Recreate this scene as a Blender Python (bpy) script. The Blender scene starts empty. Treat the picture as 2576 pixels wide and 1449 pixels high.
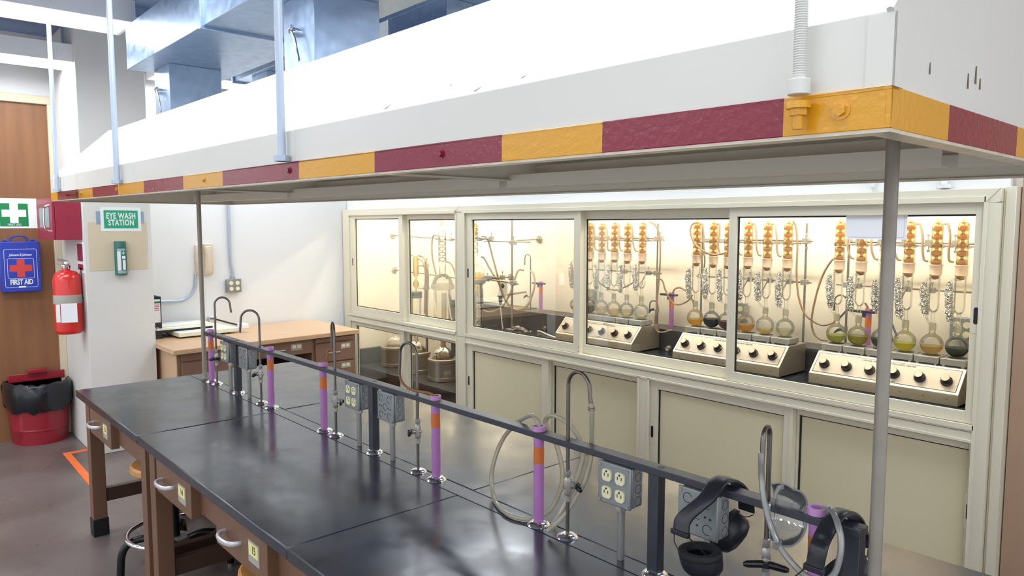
import bpy, bmesh, math, random
from mathutils import Vector, Matrix, Euler
random.seed(7)
PI = math.pi
SC = bpy.context.scene
COL = SC.collection
# ------------------------------------------------------------------ camera, world, exposure
F_PX, CXP, CYP = 1830.0, 1288.0, 724.5
PITCH = math.atan((CYP - 568.0) / F_PX)
YAW = math.radians(48.763)
CAM_Z = 1.6
cam_d = bpy.data.cameras.new('camera')
cam_d.sensor_width = 36.0
cam_d.lens = F_PX / 2576 * 36.0
cam_d.clip_start = 0.05
cam = bpy.data.objects.new('camera', cam_d)
COL.objects.link(cam)
cam.location = (0, 0, CAM_Z)
cam.rotation_euler = (PI / 2 - PITCH, 0, YAW)
SC.camera = cam
w = bpy.data.worlds.new('world')
SC.world = w
w.use_nodes = True
bg = w.node_tree.nodes['Background']
bg.inputs[0].default_value = (0.93, 0.96, 1.0, 1)
bg.inputs[1].default_value = 1.15
SC.view_settings.view_transform = 'Standard'
SC.view_settings.look = 'None'
SC.view_settings.exposure = 0.3
SC.view_settings.gamma = 1.0
SC.view_settings.use_curve_mapping = False
LAMP = 13.0       # luminance of the ceiling light diffusers
CUPLAMP = 85.0    # tubes inside the fume cupboard

def at(px, py, x=None, y=None, z=None):
    """the point of a plane x=, y= or z= seen at a pixel of the 2576 wide photograph"""
    d = Vector(((px - CXP), -(py - CYP), -F_PX))
    d = cam.rotation_euler.to_matrix() @ d
    if x is not None: t = x / d.x
    elif y is not None: t = y / d.y
    else: t = (z - CAM_Z) / d.z
    return Vector((0, 0, CAM_Z)) + d * t

# ------------------------------------------------------------------ materials
def lin(c):
    return tuple(((v / 255) / 12.92 if v / 255 <= 0.04045 else ((v / 255 + 0.055) / 1.055) ** 2.4) for v in c) + (1,)
MATS = {}
def mat(name, col, rough=0.5, metal=0.0, spec=0.5, bump=0.0, bscale=60, var=0.0, vscale=6, rvar=0.0, coat=0.0, trans=0, emit=0, aniso=0, col2=None, vdetail=4, stretch=None):
    m = bpy.data.materials.new(name)
    m.use_nodes = True
    nt = m.node_tree; N = nt.nodes; L = nt.links
    p = N['Principled BSDF']
    c = lin(col)
    p.inputs['Base Color'].default_value = c
    p.inputs['Roughness'].default_value = rough
    p.inputs['Metallic'].default_value = metal
    p.inputs['Specular IOR Level'].default_value = spec
    p.inputs['Coat Weight'].default_value = coat
    p.inputs['Transmission Weight'].default_value = trans
    if emit:
        p.inputs['Emission Color'].default_value = c
        p.inputs['Emission Strength'].default_value = emit
    tc = N.new('ShaderNodeTexCoord')
    src = tc.outputs['Object']
    if stretch:
        mp = N.new('ShaderNodeMapping'); mp.inputs['Scale'].default_value = stretch
        L.new(src, mp.inputs[0]); src = mp.outputs[0]
    if var or col2:
        n = N.new('ShaderNodeTexNoise'); n.inputs['Scale'].default_value = vscale; n.inputs['Detail'].default_value = vdetail
        L.new(src, n.inputs['Vector'])
        r = N.new('ShaderNodeValToRGB')
        a = tuple(max(0, v * (1 - var)) for v in c[:3]) + (1,)
        b = lin(col2) if col2 else tuple(min(1, v * (1 + var)) for v in c[:3]) + (1,)
        r.color_ramp.elements[0].color = a; r.color_ramp.elements[1].color = b
        r.color_ramp.elements[0].position = 0.3; r.color_ramp.elements[1].position = 0.7
        L.new(n.outputs[0], r.inputs[0]); L.new(r.outputs[0], p.inputs['Base Color'])
    if rvar:
        n = N.new('ShaderNodeTexNoise'); n.inputs['Scale'].default_value = vscale * 1.7; n.inputs['Detail'].default_value = 6
        L.new(src, n.inputs['Vector'])
        mr = N.new('ShaderNodeMapRange'); mr.inputs[1].default_value = 0.35; mr.inputs[2].default_value = 0.65
        mr.inputs[3].default_value = max(0, rough - rvar); mr.inputs[4].default_value = rough + rvar
        L.new(n.outputs[0], mr.inputs[0]); L.new(mr.outputs[0], p.inputs['Roughness'])
    if bump:
        n = N.new('ShaderNodeTexNoise'); n.inputs['Scale'].default_value = bscale; n.inputs['Detail'].default_value = 3
        L.new(src, n.inputs['Vector'])
        b = N.new('ShaderNodeBump'); b.inputs['Strength'].default_value = bump; b.inputs['Distance'].default_value = 0.004
        L.new(n.outputs[0], b.inputs['Height']); L.new(b.outputs[0], p.inputs['Normal'])
    MATS[name] = m
    return m

def thin_glass(name, tint=(255, 255, 255), body=0.0, bodycol=(255, 255, 255), ior=1.5, rough=0.02, refl=1.0):
    """thin walled glass: clear except for its reflections, slightly clouded by 'body'"""
    m = bpy.data.materials.new(name); m.use_nodes = True
    nt = m.node_tree; N = nt.nodes; L = nt.links
    N.remove(N['Principled BSDF'])
    out = N['Material Output']
    tr = N.new('ShaderNodeBsdfTransparent'); tr.inputs[0].default_value = lin(tint)
    gl = N.new('ShaderNodeBsdfGlossy'); gl.inputs[1].default_value = rough
    fr = N.new('ShaderNodeFresnel'); fr.inputs[0].default_value = ior
    mul = N.new('ShaderNodeMath'); mul.operation = 'MULTIPLY'; mul.inputs[1].default_value = refl
    L.new(fr.outputs[0], mul.inputs[0])
    mix = N.new('ShaderNodeMixShader'); L.new(mul.outputs[0], mix.inputs[0])
    if body:
        df = N.new('ShaderNodeBsdfTranslucent'); df.inputs[0].default_value = lin(bodycol)
        d2 = N.new('ShaderNodeBsdfDiffuse'); d2.inputs[0].default_value = lin(bodycol)
        dm = N.new('ShaderNodeMixShader'); dm.inputs[0].default_value = 0.5
        L.new(df.outputs[0], dm.inputs[1]); L.new(d2.outputs[0], dm.inputs[2])
        bm_ = N.new('ShaderNodeMixShader'); bm_.inputs[0].default_value = body
        L.new(tr.outputs[0], bm_.inputs[1]); L.new(dm.outputs[0], bm_.inputs[2])
        L.new(bm_.outputs[0], mix.inputs[1])
    else:
        L.new(tr.outputs[0], mix.inputs[1])
    L.new(gl.outputs[0], mix.inputs[2]); L.new(mix.outputs[0], out.inputs[0])
    MATS[name] = m
    return m

def emitter(name, col, s):
    m = bpy.data.materials.new(name); m.use_nodes = True
    N = m.node_tree.nodes; N.remove(N['Principled BSDF'])
    e = N.new('ShaderNodeEmission'); e.inputs[0].default_value = lin(col); e.inputs[1].default_value = s
    m.node_tree.links.new(e.outputs[0], N['Material Output'].inputs[0])
    MATS[name] = m
    return m

M = MATS
mat('wall_paint', (226, 227, 226), 0.6, bump=0.12, bscale=180)
mat('column_white', (223, 221, 215), 0.6, bump=0.12, bscale=180)
mat('column_cream', (216, 202, 174), 0.55, bump=0.1, bscale=180)
mat('cupboard_paint', (222, 215, 192), 0.4)
mat('cupboard_panel', (224, 213, 178), 0.42)
mat('liner', (240, 232, 218), 0.5)
mat('ceiling_paint', (122, 144, 182), 0.85, var=0.06)
mat('hood_paint', (216, 214, 206), 0.4, bump=0.04, bscale=120)
mat('hood_inside', (222, 216, 200), 0.45)
mat('stripe_red', (130, 20, 46), 0.22, bump=0.22, bscale=90)
mat('stripe_yellow', (216, 154, 30), 0.22, bump=0.22, bscale=90)
mat('lip_paint', (205, 196, 178), 0.3, bump=0.3, bscale=80, var=0.15, vscale=20)
mat('epoxy', (38, 43, 54), 0.2, var=0.2, vscale=5, rvar=0.05, spec=0.8)
mat('epoxy_matte', (62, 63, 66), 0.35, var=0.15, vscale=8)
mat('seam_gap', (18, 18, 20), 0.6)
mat('table_brown', (116, 84, 64), 0.4, var=0.08, vscale=3)
mat('table_dark', (74, 52, 42), 0.45)
mat('door_wood', (136, 92, 58), 0.45, var=0.12, vscale=2, stretch=(8, 8, 0.7))
mat('desk_wood', (200, 165, 128), 0.35, var=0.07, vscale=3, stretch=(8, 1, 8))
mat('desk_side', (204, 168, 134), 0.45, var=0.05)
mat('desk_brown', (134, 101, 82), 0.4, var=0.05)
mat('seat_wood', (206, 148, 82), 0.35, var=0.1, vscale=6, stretch=(1, 6, 1))
mat('galvanised', (164, 184, 210), 0.34, metal=0.75, var=0.09, vscale=16, rvar=0.06, vdetail=3)
mat('rod_galv', (178, 190, 206), 0.4, metal=0.4)
mat('satin', (206, 206, 210), 0.32, metal=0.5)
mat('steel', (186, 177, 164), 0.36, metal=0.8)
mat('steel_panel', (176, 164, 152), 0.48, metal=0.25, var=0.05, vscale=9)
mat('plate_alu', (150, 148, 145), 0.5, metal=0.45, bump=0.1, bscale=150)
mat('mantle_alu', (172, 165, 155), 0.35, metal=0.75, var=0.06)
mat('chrome', (225, 225, 228), 0.08, metal=1.0)
mat('rod_metal', (150, 142, 132), 0.3, metal=0.85)
mat('pipe_metal', (118, 112, 106), 0.32, metal=0.85, var=0.08, vscale=12)
mat('zinc', (176, 172, 166), 0.4, metal=0.7, bump=0.1)
mat('box_grey', (146, 151, 152), 0.42, metal=0.55, var=0.06, vscale=14)
mat('conduit_grey', (150, 150, 146), 0.4, metal=0.6)
mat('post_grey', (150, 143, 132), 0.42, metal=0.2, var=0.06, vscale=30)
mat('rod_white', (212, 212, 206), 0.45)
mat('rail_black', (44, 48, 57), 0.36, var=0.1, vscale=20, spec=0.7)
mat('purple', (176, 118, 180), 0.4)
mat('purple_light', (196, 142, 200), 0.45)
mat('orange_band', (206, 110, 48), 0.45)
mat('ivory', (232, 226, 186), 0.4)
mat('black', (22, 22, 25), 0.45)
mat('black_gloss', (20, 20, 24), 0.25)
mat('muff_black', (32, 33, 40), 0.36, bump=0.08, bscale=120)
mat('foam_black', (26, 26, 29), 0.7)
mat('gasket', (28, 30, 34), 0.6)
mat('white_plastic', (240, 240, 240), 0.4)
mat('paper', (238, 238, 240), 0.8)
mat('red_paint', (150, 34, 48), 0.32)
mat('cabinet_red', (158, 38, 66), 0.35)
mat('extinguisher_red', (214, 46, 40), 0.25, coat=0.4)
mat('blue_box', (40, 62, 168), 0.4)
mat('cross_red', (208, 66, 62), 0.5)
mat('sign_green', (38, 166, 126), 0.5)
mat('sign_green_dark', (10, 130, 72), 0.5)
mat('sign_white', (240, 244, 242), 0.5)
mat('bottle_green', (52, 112, 104), 0.4)
mat('bottle_grey', (150, 172, 178), 0.4)
mat('phone_beige', (214, 198, 176), 0.45)
mat('tape_orange', (232, 112, 52), 0.6, var=0.1, vscale=30)
mat('bag_black', (26, 27, 32), 0.25, bump=0.8, bscale=18)
mat('binder_black', (36, 38, 48), 0.5)
mat('trim_yellow', (216, 214, 40), 0.5)
mat('trim_board', (226, 224, 208), 0.5)
mat('label_yellow', (230, 222, 150), 0.6)
mat('label_grey', (168, 164, 154), 0.45)
mat('rubber_tan', (154, 126, 96), 0.5, var=0.08, vscale=10)
mat('rubber_brown', (140, 90, 56), 0.45, var=0.1, vscale=10)
mat('frost', (226, 200, 174), 0.75)
mat('red_text', (200, 70, 80), 0.6)
mat('stopper', (92, 104, 108), 0.6)
mat('brick_beige', (176, 146, 122), 0.35, var=0.04)
mat('stain', (120, 96, 74), 0.7)
mat('cord_white', (226, 222, 212), 0.5)
mat('cable_grey', (150, 160, 165), 0.5)
def foil_mat():
    m = mat('foil', (214, 212, 208), 0.2, metal=1.0)
    N = m.node_tree.nodes; L = m.node_tree.links
    tc = N.new('ShaderNodeTexCoord'); v = N.new('ShaderNodeTexVoronoi'); v.inputs['Scale'].default_value = 130
    L.new(tc.outputs['Object'], v.inputs['Vector'])
    b = N.new('ShaderNodeBump'); b.inputs['Strength'].default_value = 1.0; b.inputs['Distance'].default_value = 0.012
    L.new(v.outputs['Distance'], b.inputs['Height']); L.new(b.outputs[0], N['Principled BSDF'].inputs['Normal'])
foil_mat()
def floor_mat():
    m = mat('floor', (98, 86, 82), 0.34, var=0.1, vscale=1.6, rvar=0.1, bump=0.05, bscale=40, col2=(118, 106, 102), vdetail=9)
floor_mat()
thin_glass('pane_glass', (252, 254, 252), refl=0.32)
thin_glass('lab_glass', (252, 252, 250), body=0.015, refl=0.75)
thin_glass('clear_plastic', (243, 246, 247), body=0.16, bodycol=(236, 240, 244), refl=1.8, rough=0.05)
thin_glass('clear_hose', (240, 238, 224), body=0.7, bodycol=(232, 226, 204), refl=1.2, rough=0.12)
thin_glass('clear_hose_fresh', (242, 244, 242), body=0.45, bodycol=(234, 236, 232), refl=1.4, rough=0.06)
thin_glass('amber_water', (255, 244, 214), body=0.07, bodycol=(246, 214, 140), refl=0.6)
thin_glass('amber_bulb', (238, 202, 148), body=0.66, bodycol=(196, 146, 94), refl=1.0)
thin_glass('yellow_coil', (246, 236, 190), body=0.4, bodycol=(240, 214, 140), refl=1.0)
for nm, t, bc, bd in (('brown_liquid', (120, 50, 28), (126, 58, 36), 0.6), ('straw_liquid', (246, 236, 196), (236, 222, 170), 0.3), ('clear_liquid', (246, 244, 226), (240, 234, 206), 0.12),
                      ('yellow_liquid', (244, 214, 90), (236, 200, 80), 0.5), ('black_liquid', (30, 32, 40), (36, 38, 48), 0.85), ('gold_liquid', (240, 206, 130), (232, 196, 110), 0.4),
                      ('green_liquid', (214, 216, 120), (204, 204, 100), 0.45), ('olive_liquid', (206, 200, 80), (190, 186, 80), 0.55), ('lime_liquid', (236, 232, 80), (226, 220, 70), 0.55),
                      ('darkgreen_liquid', (60, 74, 44), (70, 86, 56), 0.8), ('tan_liquid', (236, 214, 150), (224, 204, 140), 0.45)):
    thin_glass(nm, t, bd, bc, refl=0.3)
emitter('lamp_diffuser', (243, 249, 255), LAMP)
emitter('cupboard_tube', (255, 243, 222), CUPLAMP)

# ------------------------------------------------------------------ mesh building
class MB:
    def __init__(s): s.v = []; s.f = []; s.m = []
    def add(s, vs, fs, m=0):
        o = len(s.v); s.v += [Vector(p) for p in vs]
        s.f += [tuple(i + o for i in f) for f in fs]; s.m += [m] * len(fs)
        return s
    def box(s, x0, x1, y0, y1, z0, z1, m=0, mx=None):
        vs = [Vector((x, y, z)) for z in (z0, z1) for y in (y0, y1) for x in (x0, x1)]
        if mx is not None: vs = [mx @ p for p in vs]
        return s.add(vs, [(0, 2, 3, 1), (4, 5, 7, 6), (0, 1, 5, 4), (2, 6, 7, 3), (0, 4, 6, 2), (1, 3, 7, 5)], m)
    def tube(s, pts, r, n=12, m=0, caps=True, closed=False, flat=None):
        pts = [Vector(p) for p in pts]; k = len(pts)
        rr = r if isinstance(r, (list, tuple)) else [r] * k
        tang = []
        for i in range(k):
            if closed: t = pts[(i + 1) % k] - pts[i - 1]
            else: t = pts[min(i + 1, k - 1)] - pts[max(i - 1, 0)]
            tang.append(t.normalized())
        a = Vector((0, 0, 1)) if abs(tang[0].z) < 0.9 else Vector((1, 0, 0))
        u = (a - tang[0] * a.dot(tang[0])).normalized()
        vs = []
        for i in range(k):
            u = (u - tang[i] * u.dot(tang[i])).normalized()
            b = tang[i].cross(u)
            for j in range(n):
                an = 2 * PI * j / n
                fu, fb = (1, 1) if flat is None else flat
                vs.append(pts[i] + (u * math.cos(an) * fu + b * math.sin(an) * fb) * rr[i])
        fs = []
        for i in range(k if closed else k - 1):
            i2 = (i + 1) % k
            for j in range(n):
                fs.append((i * n + j, i * n + (j + 1) % n, i2 * n + (j + 1) % n, i2 * n + j))
        if caps and not closed:
            fs.append(tuple(range(n - 1, -1, -1))); fs.append(tuple((k - 1) * n + j for j in range(n)))
        return s.add(vs, fs, m)
    def cyl(s, p0, p1, r, r1=None, n=20, m=0, caps=True):
        return s.tube([p0, p1], [r, r if r1 is None else r1], n, m, caps)
    def lathe(s, prof, o=(0, 0, 0), n=24, m=0, mx=None, ms=None):
        o = Vector(o); vs = []; fs = []; mm = []
        for r, z in prof:
            for j in range(n):
                a = 2 * PI * j / n
                p = Vector((r * math.cos(a), r * math.sin(a), z))
                vs.append((mx @ p if mx is not None else p) + o)
        for i in range(len(prof) - 1):
            for j in range(n):
                fs.append((i * n + j, i * n + (j + 1) % n, (i + 1) * n + (j + 1) % n, (i + 1) * n + j))
                mm.append(ms[i] if ms else m)
        k = len(s.v); s.v += vs; s.f += [tuple(q + k for q in f) for f in fs]; s.m += mm
        return s
    def prism(s, poly, axis, d0, d1, m=0, mx=None):
        """poly: points in the two other axes, in x,y,z order"""
        def P(a, b, d):
            p = {'x': (d, a, b), 'y': (a, d, b), 'z': (a, b, d)}[axis]
            return mx @ Vector(p) if mx is not None else Vector(p)
        n = len(poly)
        vs = [P(a, b, d0) for a, b in poly] + [P(a, b, d1) for a, b in poly]
        fs = [tuple(range(n - 1, -1, -1)), tuple(range(n, 2 * n))] + [(i, (i + 1) % n, n + (i + 1) % n, n + i) for i in range(n)]
        return s.add(vs, fs, m)
    def sphere(s, c, r, n=16, m=0, mx=None):
        rx = r if isinstance(r, (tuple, list)) else (r, r, r)
        prof = [(math.sin(PI * i / n), -math.cos(PI * i / n)) for i in range(n + 1)]
        T = Matrix.Diagonal((rx[0], rx[1], rx[2])).to_3x3()
        if mx is not None: T = mx.to_3x3() @ T
        return s.lathe([(max(a, 1e-4), b) for a, b in prof], c, n + 4, m, T)
    def build(s, name, mats, parent=None, space='local', smooth=True, bevel=0, angle=38, solid=0):
        me = bpy.data.meshes.new(name)
        vs = s.v
        if space == 'w' and parent is not None:
            root = parent
            while root.parent: root = root.parent
            inv = root.matrix_basis.inverted(); vs = [inv @ p for p in vs]
        me.from_pydata([tuple(p) for p in vs], [], s.f)
        mats = mats if isinstance(mats, (list, tuple)) else [mats]
        for q in mats: me.materials.append(M[q] if isinstance(q, str) else q)
        me.polygons.foreach_set('material_index', s.m)
        bm = bmesh.new(); bm.from_mesh(me)
        bmesh.ops.remove_doubles(bm, verts=bm.verts, dist=1e-6)
        bmesh.ops.recalc_face_normals(bm, faces=bm.faces)
        bm.to_mesh(me); bm.free()
        if smooth:
            me.polygons.foreach_set('use_smooth', [True] * len(me.polygons))
            me.set_sharp_from_angle(angle=math.radians(angle))
        o = bpy.data.objects.new(name, me); COL.objects.link(o)
        if parent is not None: o.parent = parent
        if solid:
            md = o.modifiers.new('solid', 'SOLIDIFY'); md.thickness = solid; md.offset = -1
        if bevel:
            md = o.modifiers.new('bevel', 'BEVEL'); md.width = bevel; md.segments = 2; md.limit_method = 'ANGLE'; md.angle_limit = 0.6
        return o

def tag(o, label=None, cat=None, group=None, kind=None):
    if label: o['label'] = label
    if cat: o['category'] = cat
    if group: o['group'] = group
    if kind: o['kind'] = kind
    return o
def thing(name, label, cat, loc=(0, 0, 0), rotz=0, group=None):
    o = bpy.data.objects.new(name, None); COL.objects.link(o)
    o.empty_display_size = 0.05
    o.location = loc; o.rotation_euler = (0, 0, rotz)
    bpy.context.view_layer.update() if False else None
    return tag(o, label, cat, group)
def struct(name, mb, mats, **k):
    return tag(mb.build(name, mats, **k), kind='structure')
def dup(root, loc, rotz=None, label=None, group=None):
    def cp(o, par):
        c = o.copy(); COL.objects.link(c)
        c.parent = par
        for ch in list(o.children): cp(ch, c)
        return c
    r = cp(root, None); r.location = loc
    if rotz is not None: r.rotation_euler = (0, 0, rotz)
    if label: r['label'] = label
    if group: r['group'] = group
    return r
def curve(pts, n=10, closed=False):
    """smooth Catmull-Rom line through the points"""
    P = [Vector(p) for p in pts]; k = len(P); out = []
    for i in range(k if closed else k - 1):
        p0 = P[i - 1] if (i > 0 or closed) else P[0] * 2 - P[1]
        p1 = P[i]; p2 = P[(i + 1) % k]
        p3 = P[(i + 2) % k] if (i + 2 < k or closed) else P[k - 1] * 2 - P[k - 2]
        for j in range(n):
            t = j / n
            out.append(0.5 * ((2 * p1) + (p2 - p0) * t + (2 * p0 - 5 * p1 + 4 * p2 - p3) * t * t + (3 * p1 - p0 - 3 * p2 + p3) * t ** 3))
    if not closed: out.append(P[-1])
    return out
def arc(c, r, a0, a1, u, v, n=14):
    c, u, v = Vector(c), Vector(u), Vector(v)
    return [c + (u * math.cos(a0 + (a1 - a0) * i / n) + v * math.sin(a0 + (a1 - a0) * i / n)) * r for i in range(n + 1)]
def text(name, body, size, mx, m, parent, shear=0, squeeze=1.0, depth=0.0004, space=1.0, align='CENTER', bold=0.0):
    cu = bpy.data.curves.new(name, 'FONT'); cu.body = body; cu.size = size; cu.align_x = align; cu.align_y = 'CENTER'
    cu.shear = shear; cu.extrude = depth; cu.space_character = space; cu.offset = bold; cu.resolution_u = 3
    t = bpy.data.objects.new('tmp', cu); COL.objects.link(t)
    me = bpy.data.meshes.new_from_object(t.evaluated_get(bpy.context.evaluated_depsgraph_get()))
    bpy.data.objects.remove(t)
    root = parent
    while root.parent: root = root.parent
    me.transform(root.matrix_basis.inverted() @ mx @ Matrix.Diagonal((squeeze, 1, 1, 1)))
    me.materials.clear(); me.materials.append(M[m])
    o = bpy.data.objects.new(name, me); COL.objects.link(o); o.parent = parent
    return o
FX = Matrix(((0, 0, 1, 0), (1, 0, 0, 0), (0, 1, 0, 0), (0, 0, 0, 1)))      # text lying on a plane that faces +X
FY = Matrix(((1, 0, 0, 0), (0, 0, -1, 0), (0, 1, 0, 0), (0, 0, 0, 1)))     # text on a plane that faces -Y
T = Matrix.Translation
# ------------------------------------------------------------------ the room
WX = -6.17      # white wall behind the desk
DX = -6.46      # door plane
CX = -5.65      # front of the column
struct('floor', MB().box(-7.2, 3.0, -3.2, 4.4, -0.1, 0), 'floor')
struct('ceiling', MB().box(-7.2, 3.0, -3.2, 4.4, 3.0, 3.1), 'ceiling_paint')
struct('wall_back', MB().box(WX - 0.12, WX, 1.5, 4.3, 0, 3.0), 'wall_paint')
struct('wall_left', MB().box(DX - 0.12, DX, -3.2, 1.1, 2.5, 3.0).box(DX - 0.12, DX, -3.2, -0.36, 0, 2.5), 'wall_paint')
struct('wall_right', MB().box(WX, -0.8, 4.14, 4.26, 0, 3.0), 'wall_paint')
c = MB().box(DX - 0.1, CX, 1.078, 1.507, 0, 3.0)
struct('wall_column', c, 'column_white', bevel=0.004)
# warmer square of old paint behind the eye wash bottle
struct('trim_4', MB().box(CX, CX + 0.002, 1.105, 1.475, 1.29, 1.625), 'column_cream')
struct('wall_end', MB().box(-0.835, 0.9, 3.37, 3.5, 0, 3.0), 'brick_beige')
d = MB().box(DX - 0.05, DX, -0.3, 1.03, 0.0, 2.5)
struct('door_1', d, 'door_wood')
struct('trim_1', MB().box(DX - 0.02, DX + 0.03, 1.03, 1.0775, 0, 2.5).box(DX - 0.02, DX + 0.03, -0.36, -0.3, 0, 2.5).box(DX - 0.02, DX + 0.03, -0.36, 1.0775, 2.5, 2.56), 'column_cream', bevel=0.004)
struct('baseboard_back', MB().box(WX, WX + 0.012, 1.507, 3.3, 0, 0.1), 'gasket')

# keep-clear rectangle painted on the floor
t = MB().box(-5.86, -5.81, 0.965, 1.455, 0, 0.002).box(-5.86, -4.9, 0.92, 0.965, 0, 0.002).box(-5.86, -5.42, 1.455, 1.5, 0, 0.002)
tag(t.build('floor_marking', 'tape_orange', smooth=False), 'orange painted rectangle on the floor at the foot of the column', 'floor marking')

# ------------------------------------------------------------------ ceiling lights in rows across the room
def light(x, y0, y1, label, grp):
    r = thing('ceiling_light', label, 'ceiling light', (x, (y0 + y1) / 2, 2.7), 0, grp)
    h = (y1 - y0) / 2
    b = MB()
    b.box(-0.18, 0.18, -h, h, 0.10, 0.115)
    b.box(-0.18, -0.165, -h, h, 0, 0.10).box(0.165, 0.18, -h, h, 0, 0.10)
    b.box(-0.165, 0.165, -h, -h + 0.015, 0, 0.10).box(-0.165, 0.165, h - 0.015, h, 0, 0.10)
    b.build('housing', 'white_plastic', r)
    b = MB().box(-0.165, 0.165, -h + 0.015, h - 0.015, 0.012, 0.018)
    b.build('diffuser', 'lamp_diffuser', r, smooth=False)
    for s in (-1, 1):
        MB().cyl((0, s * h * 0.7, 0.115), (0, s * h * 0.7, 0.3), 0.008, n=8).build('hanger', 'galvanised', r)
    return r
A = 'rows of ceiling lights'
light(-5.9, 0.02, 1.24, 'long ceiling light nearer the wooden door, lower of the two behind the duct end', A)
light(-5.85, 1.62, 2.84, 'ceiling light glimpsed past the first drop pipe of the duct', A)
light(-4.58, -0.08, 1.14, 'bright ceiling light beside the end of the big duct', A)
light(-5.9, -1.6, -0.38, 'ceiling light out over the doorway side of the room', A)
light(-4.58, -1.6, -0.38, 'ceiling light beside the door row', A)
light(-4.55, 2.0, 3.2, 'ceiling light above the aisle by the desk', A)
light(-4.45, 3.3, 4.1, 'ceiling light above the fume cupboard end', A)
for i, x in enumerate((-3.1, -1.75, -0.4)):
    n = ('second', 'third', 'fourth')[i]
    light(x, 0.32, 1.5, 'ceiling light above the bench front, %s row from the door' % n, A)
    light(x, 1.95, 3.17, 'ceiling light above the aisle, %s row from the door' % n, A)
light(1.0, -0.4, 0.8, 'ceiling light above the camera position', A)
for i, x in enumerate((-4.58, -3.1, -1.75, -0.4, 1.0)):  # unseen lights, added to brighten the lower cupboard doors
    light(x, -3.0, -1.8, 'added ceiling light at the open side of the room, %s row from the door' % ('first', 'second', 'third', 'fourth', 'fifth')[i], A)
# struts the lights hang from
for x, lab in ((-5.2, 'long metal strut under the ceiling between the two light rows'), (-3.85, 'long metal strut under the ceiling over the bench')):
    tag(MB().box(x - 0.03, x + 0.03, -2.5, 3.9, 2.93, 3.0).box(x - 0.045, x + 0.045, -2.5, 3.9, 2.925, 2.93).build('ceiling_strut', 'galvanised'), lab, 'strut', 'ceiling struts')

# ------------------------------------------------------------------ the bench (turned a touch against the room)
BA = 0.0125
BO = Vector((0, 0.79, 0))
def B(u, v, z=0.0):
    return Vector((u - BA * v, 0.79 + BA * u + v, z))
BT = 0.76

def lab_table(name, label, u0, u1, v0, v1, front, slabs, drawers, legs, ends=(True, True)):
    """front: -1 when the drawers look towards v0, +1 towards v1"""
    r = thing(name, label, 'lab table', B(u0, v0), BA, 'black topped lab tables of the island bench')
    W = v1 - v0; Lh = u1 - u0
    e = [0.0] + slabs + [Lh]
    for a, b in zip(e[:-1], e[1:]):
        MB().box(a + 0.0012, b - 0.0012, 0, W, BT - 0.034, BT).build('table_top', 'epoxy', r, bevel=0.003)
    ap = MB().box(0.03, Lh - 0.03, 0.045, W - 0.02, 0.605, BT - 0.034)
    ap.build('apron', 'table_brown', r, bevel=0.002)
    for lu in legs:
        for lv in ((0.035, W - 0.1) if front < 0 else (0.03, W - 0.1)):
            l = MB().box(lu, lu + 0.065, lv, lv + 0.065, 0.0, BT - 0.036)
            o = l.build('leg', 'table_brown', r, bevel=0.003)
            MB().box(lu - 0.004, lu + 0.069, lv - 0.004, lv + 0.069, 0, 0.09).build('leg_boot', 'black', o, bevel=0.002)
        MB().box(lu + 0.012, lu + 0.052, 0.1, W - 0.1, 0.17, 0.24).build('stretcher', 'table_dark', r, bevel=0.002)
    if len(legs) > 1:
        MB().box(legs[0] + 0.03, legs[-1] + 0.03, W - 0.09, W - 0.05, 0.17, 0.24).build('stretcher', 'table_dark', r, bevel=0.002)
    for (a, b, num) in drawers:
        vf = 0.012 if front < 0 else W - 0.03
        d = MB().box(a, b, vf, vf + 0.035, 0.59, BT - 0.04)
        o = d.build('drawer', 'table_brown', r, bevel=0.002)
        hc = a + (b - a) * 0.36
        hp = [(hc - 0.06, vf, 0.655)] + [(hc - 0.06 * math.cos(PI * i / 12), vf - 0.004 - 0.034 * math.sin(PI * i / 12) ** 0.7, 0.655) for i in range(13)] + [(hc + 0.06, vf, 0.655)]
        if front < 0:
            MB().tube(hp, 0.008, 8, flat=(1.0, 0.7)).build('drawer_pull', 'satin', o)
            la = a + (b - a) * 0.68
            h = MB().box(la, la + 0.075, vf - 0.003, vf, 0.625, 0.69, 1).box(la + 0.006, la + 0.069, vf - 0.0042, vf - 0.003, 0.648, 0.685, 0)
            h.build('label_holder', ['label_yellow', 'label_grey'], o, smooth=False)
            p = r.matrix_basis @ Vector((la + 0.042, vf - 0.0045, 0.667))
            text('number', num, 0.034, T(p) @ Matrix.Rotation(BA, 4, 'Z') @ FY, 'black', o, squeeze=0.8)
    return r
lab_table('lab_table', 'black topped brown lab table at the desk end, drawer side towards the floor rectangle', -4.24, -3.142, 0, 0.563, -1, [], [(0.24, 0.63, '13')], [0.03, 1.0])
lab_table('lab_table', 'long black topped brown lab table with the drawers numbered 14 and 15', -3.136, -0.30, 0, 0.563, -1, [1.366], [(0.2, 0.585, '14'), (0.82, 1.21, '15'), (1.45, 1.84, '16')], [0.02, 1.36, 2.75])
lab_table('lab_table', 'black topped lab table at the desk end, on the fume cupboard side of the rail', -4.24, -3.152, 0.626, 1.2, 1, [], [], [0.03, 1.0])
lab_table('lab_table', 'long black topped lab table on the fume cupboard side of the rail', -3.146, -0.30, 0.626, 1.2, 1, [1.376], [], [0.02, 1.36, 2.75])
r = thing('service_strip', 'narrow black strip along the middle of the bench carrying pipes and rail', 'service strip', B(-4.24, 0.5655), BA)
MB().box(0, 3.94, 0, 0.058, BT - 0.03, BT - 0.0005).build('strip_top', 'epoxy', r, bevel=0.001)
MB().box(0.05, 3.9, 0.012, 0.046, 0.0, BT - 0.03).build('service_chase', 'table_dark', r)

SV = 0.597      # centre line of the services
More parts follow.
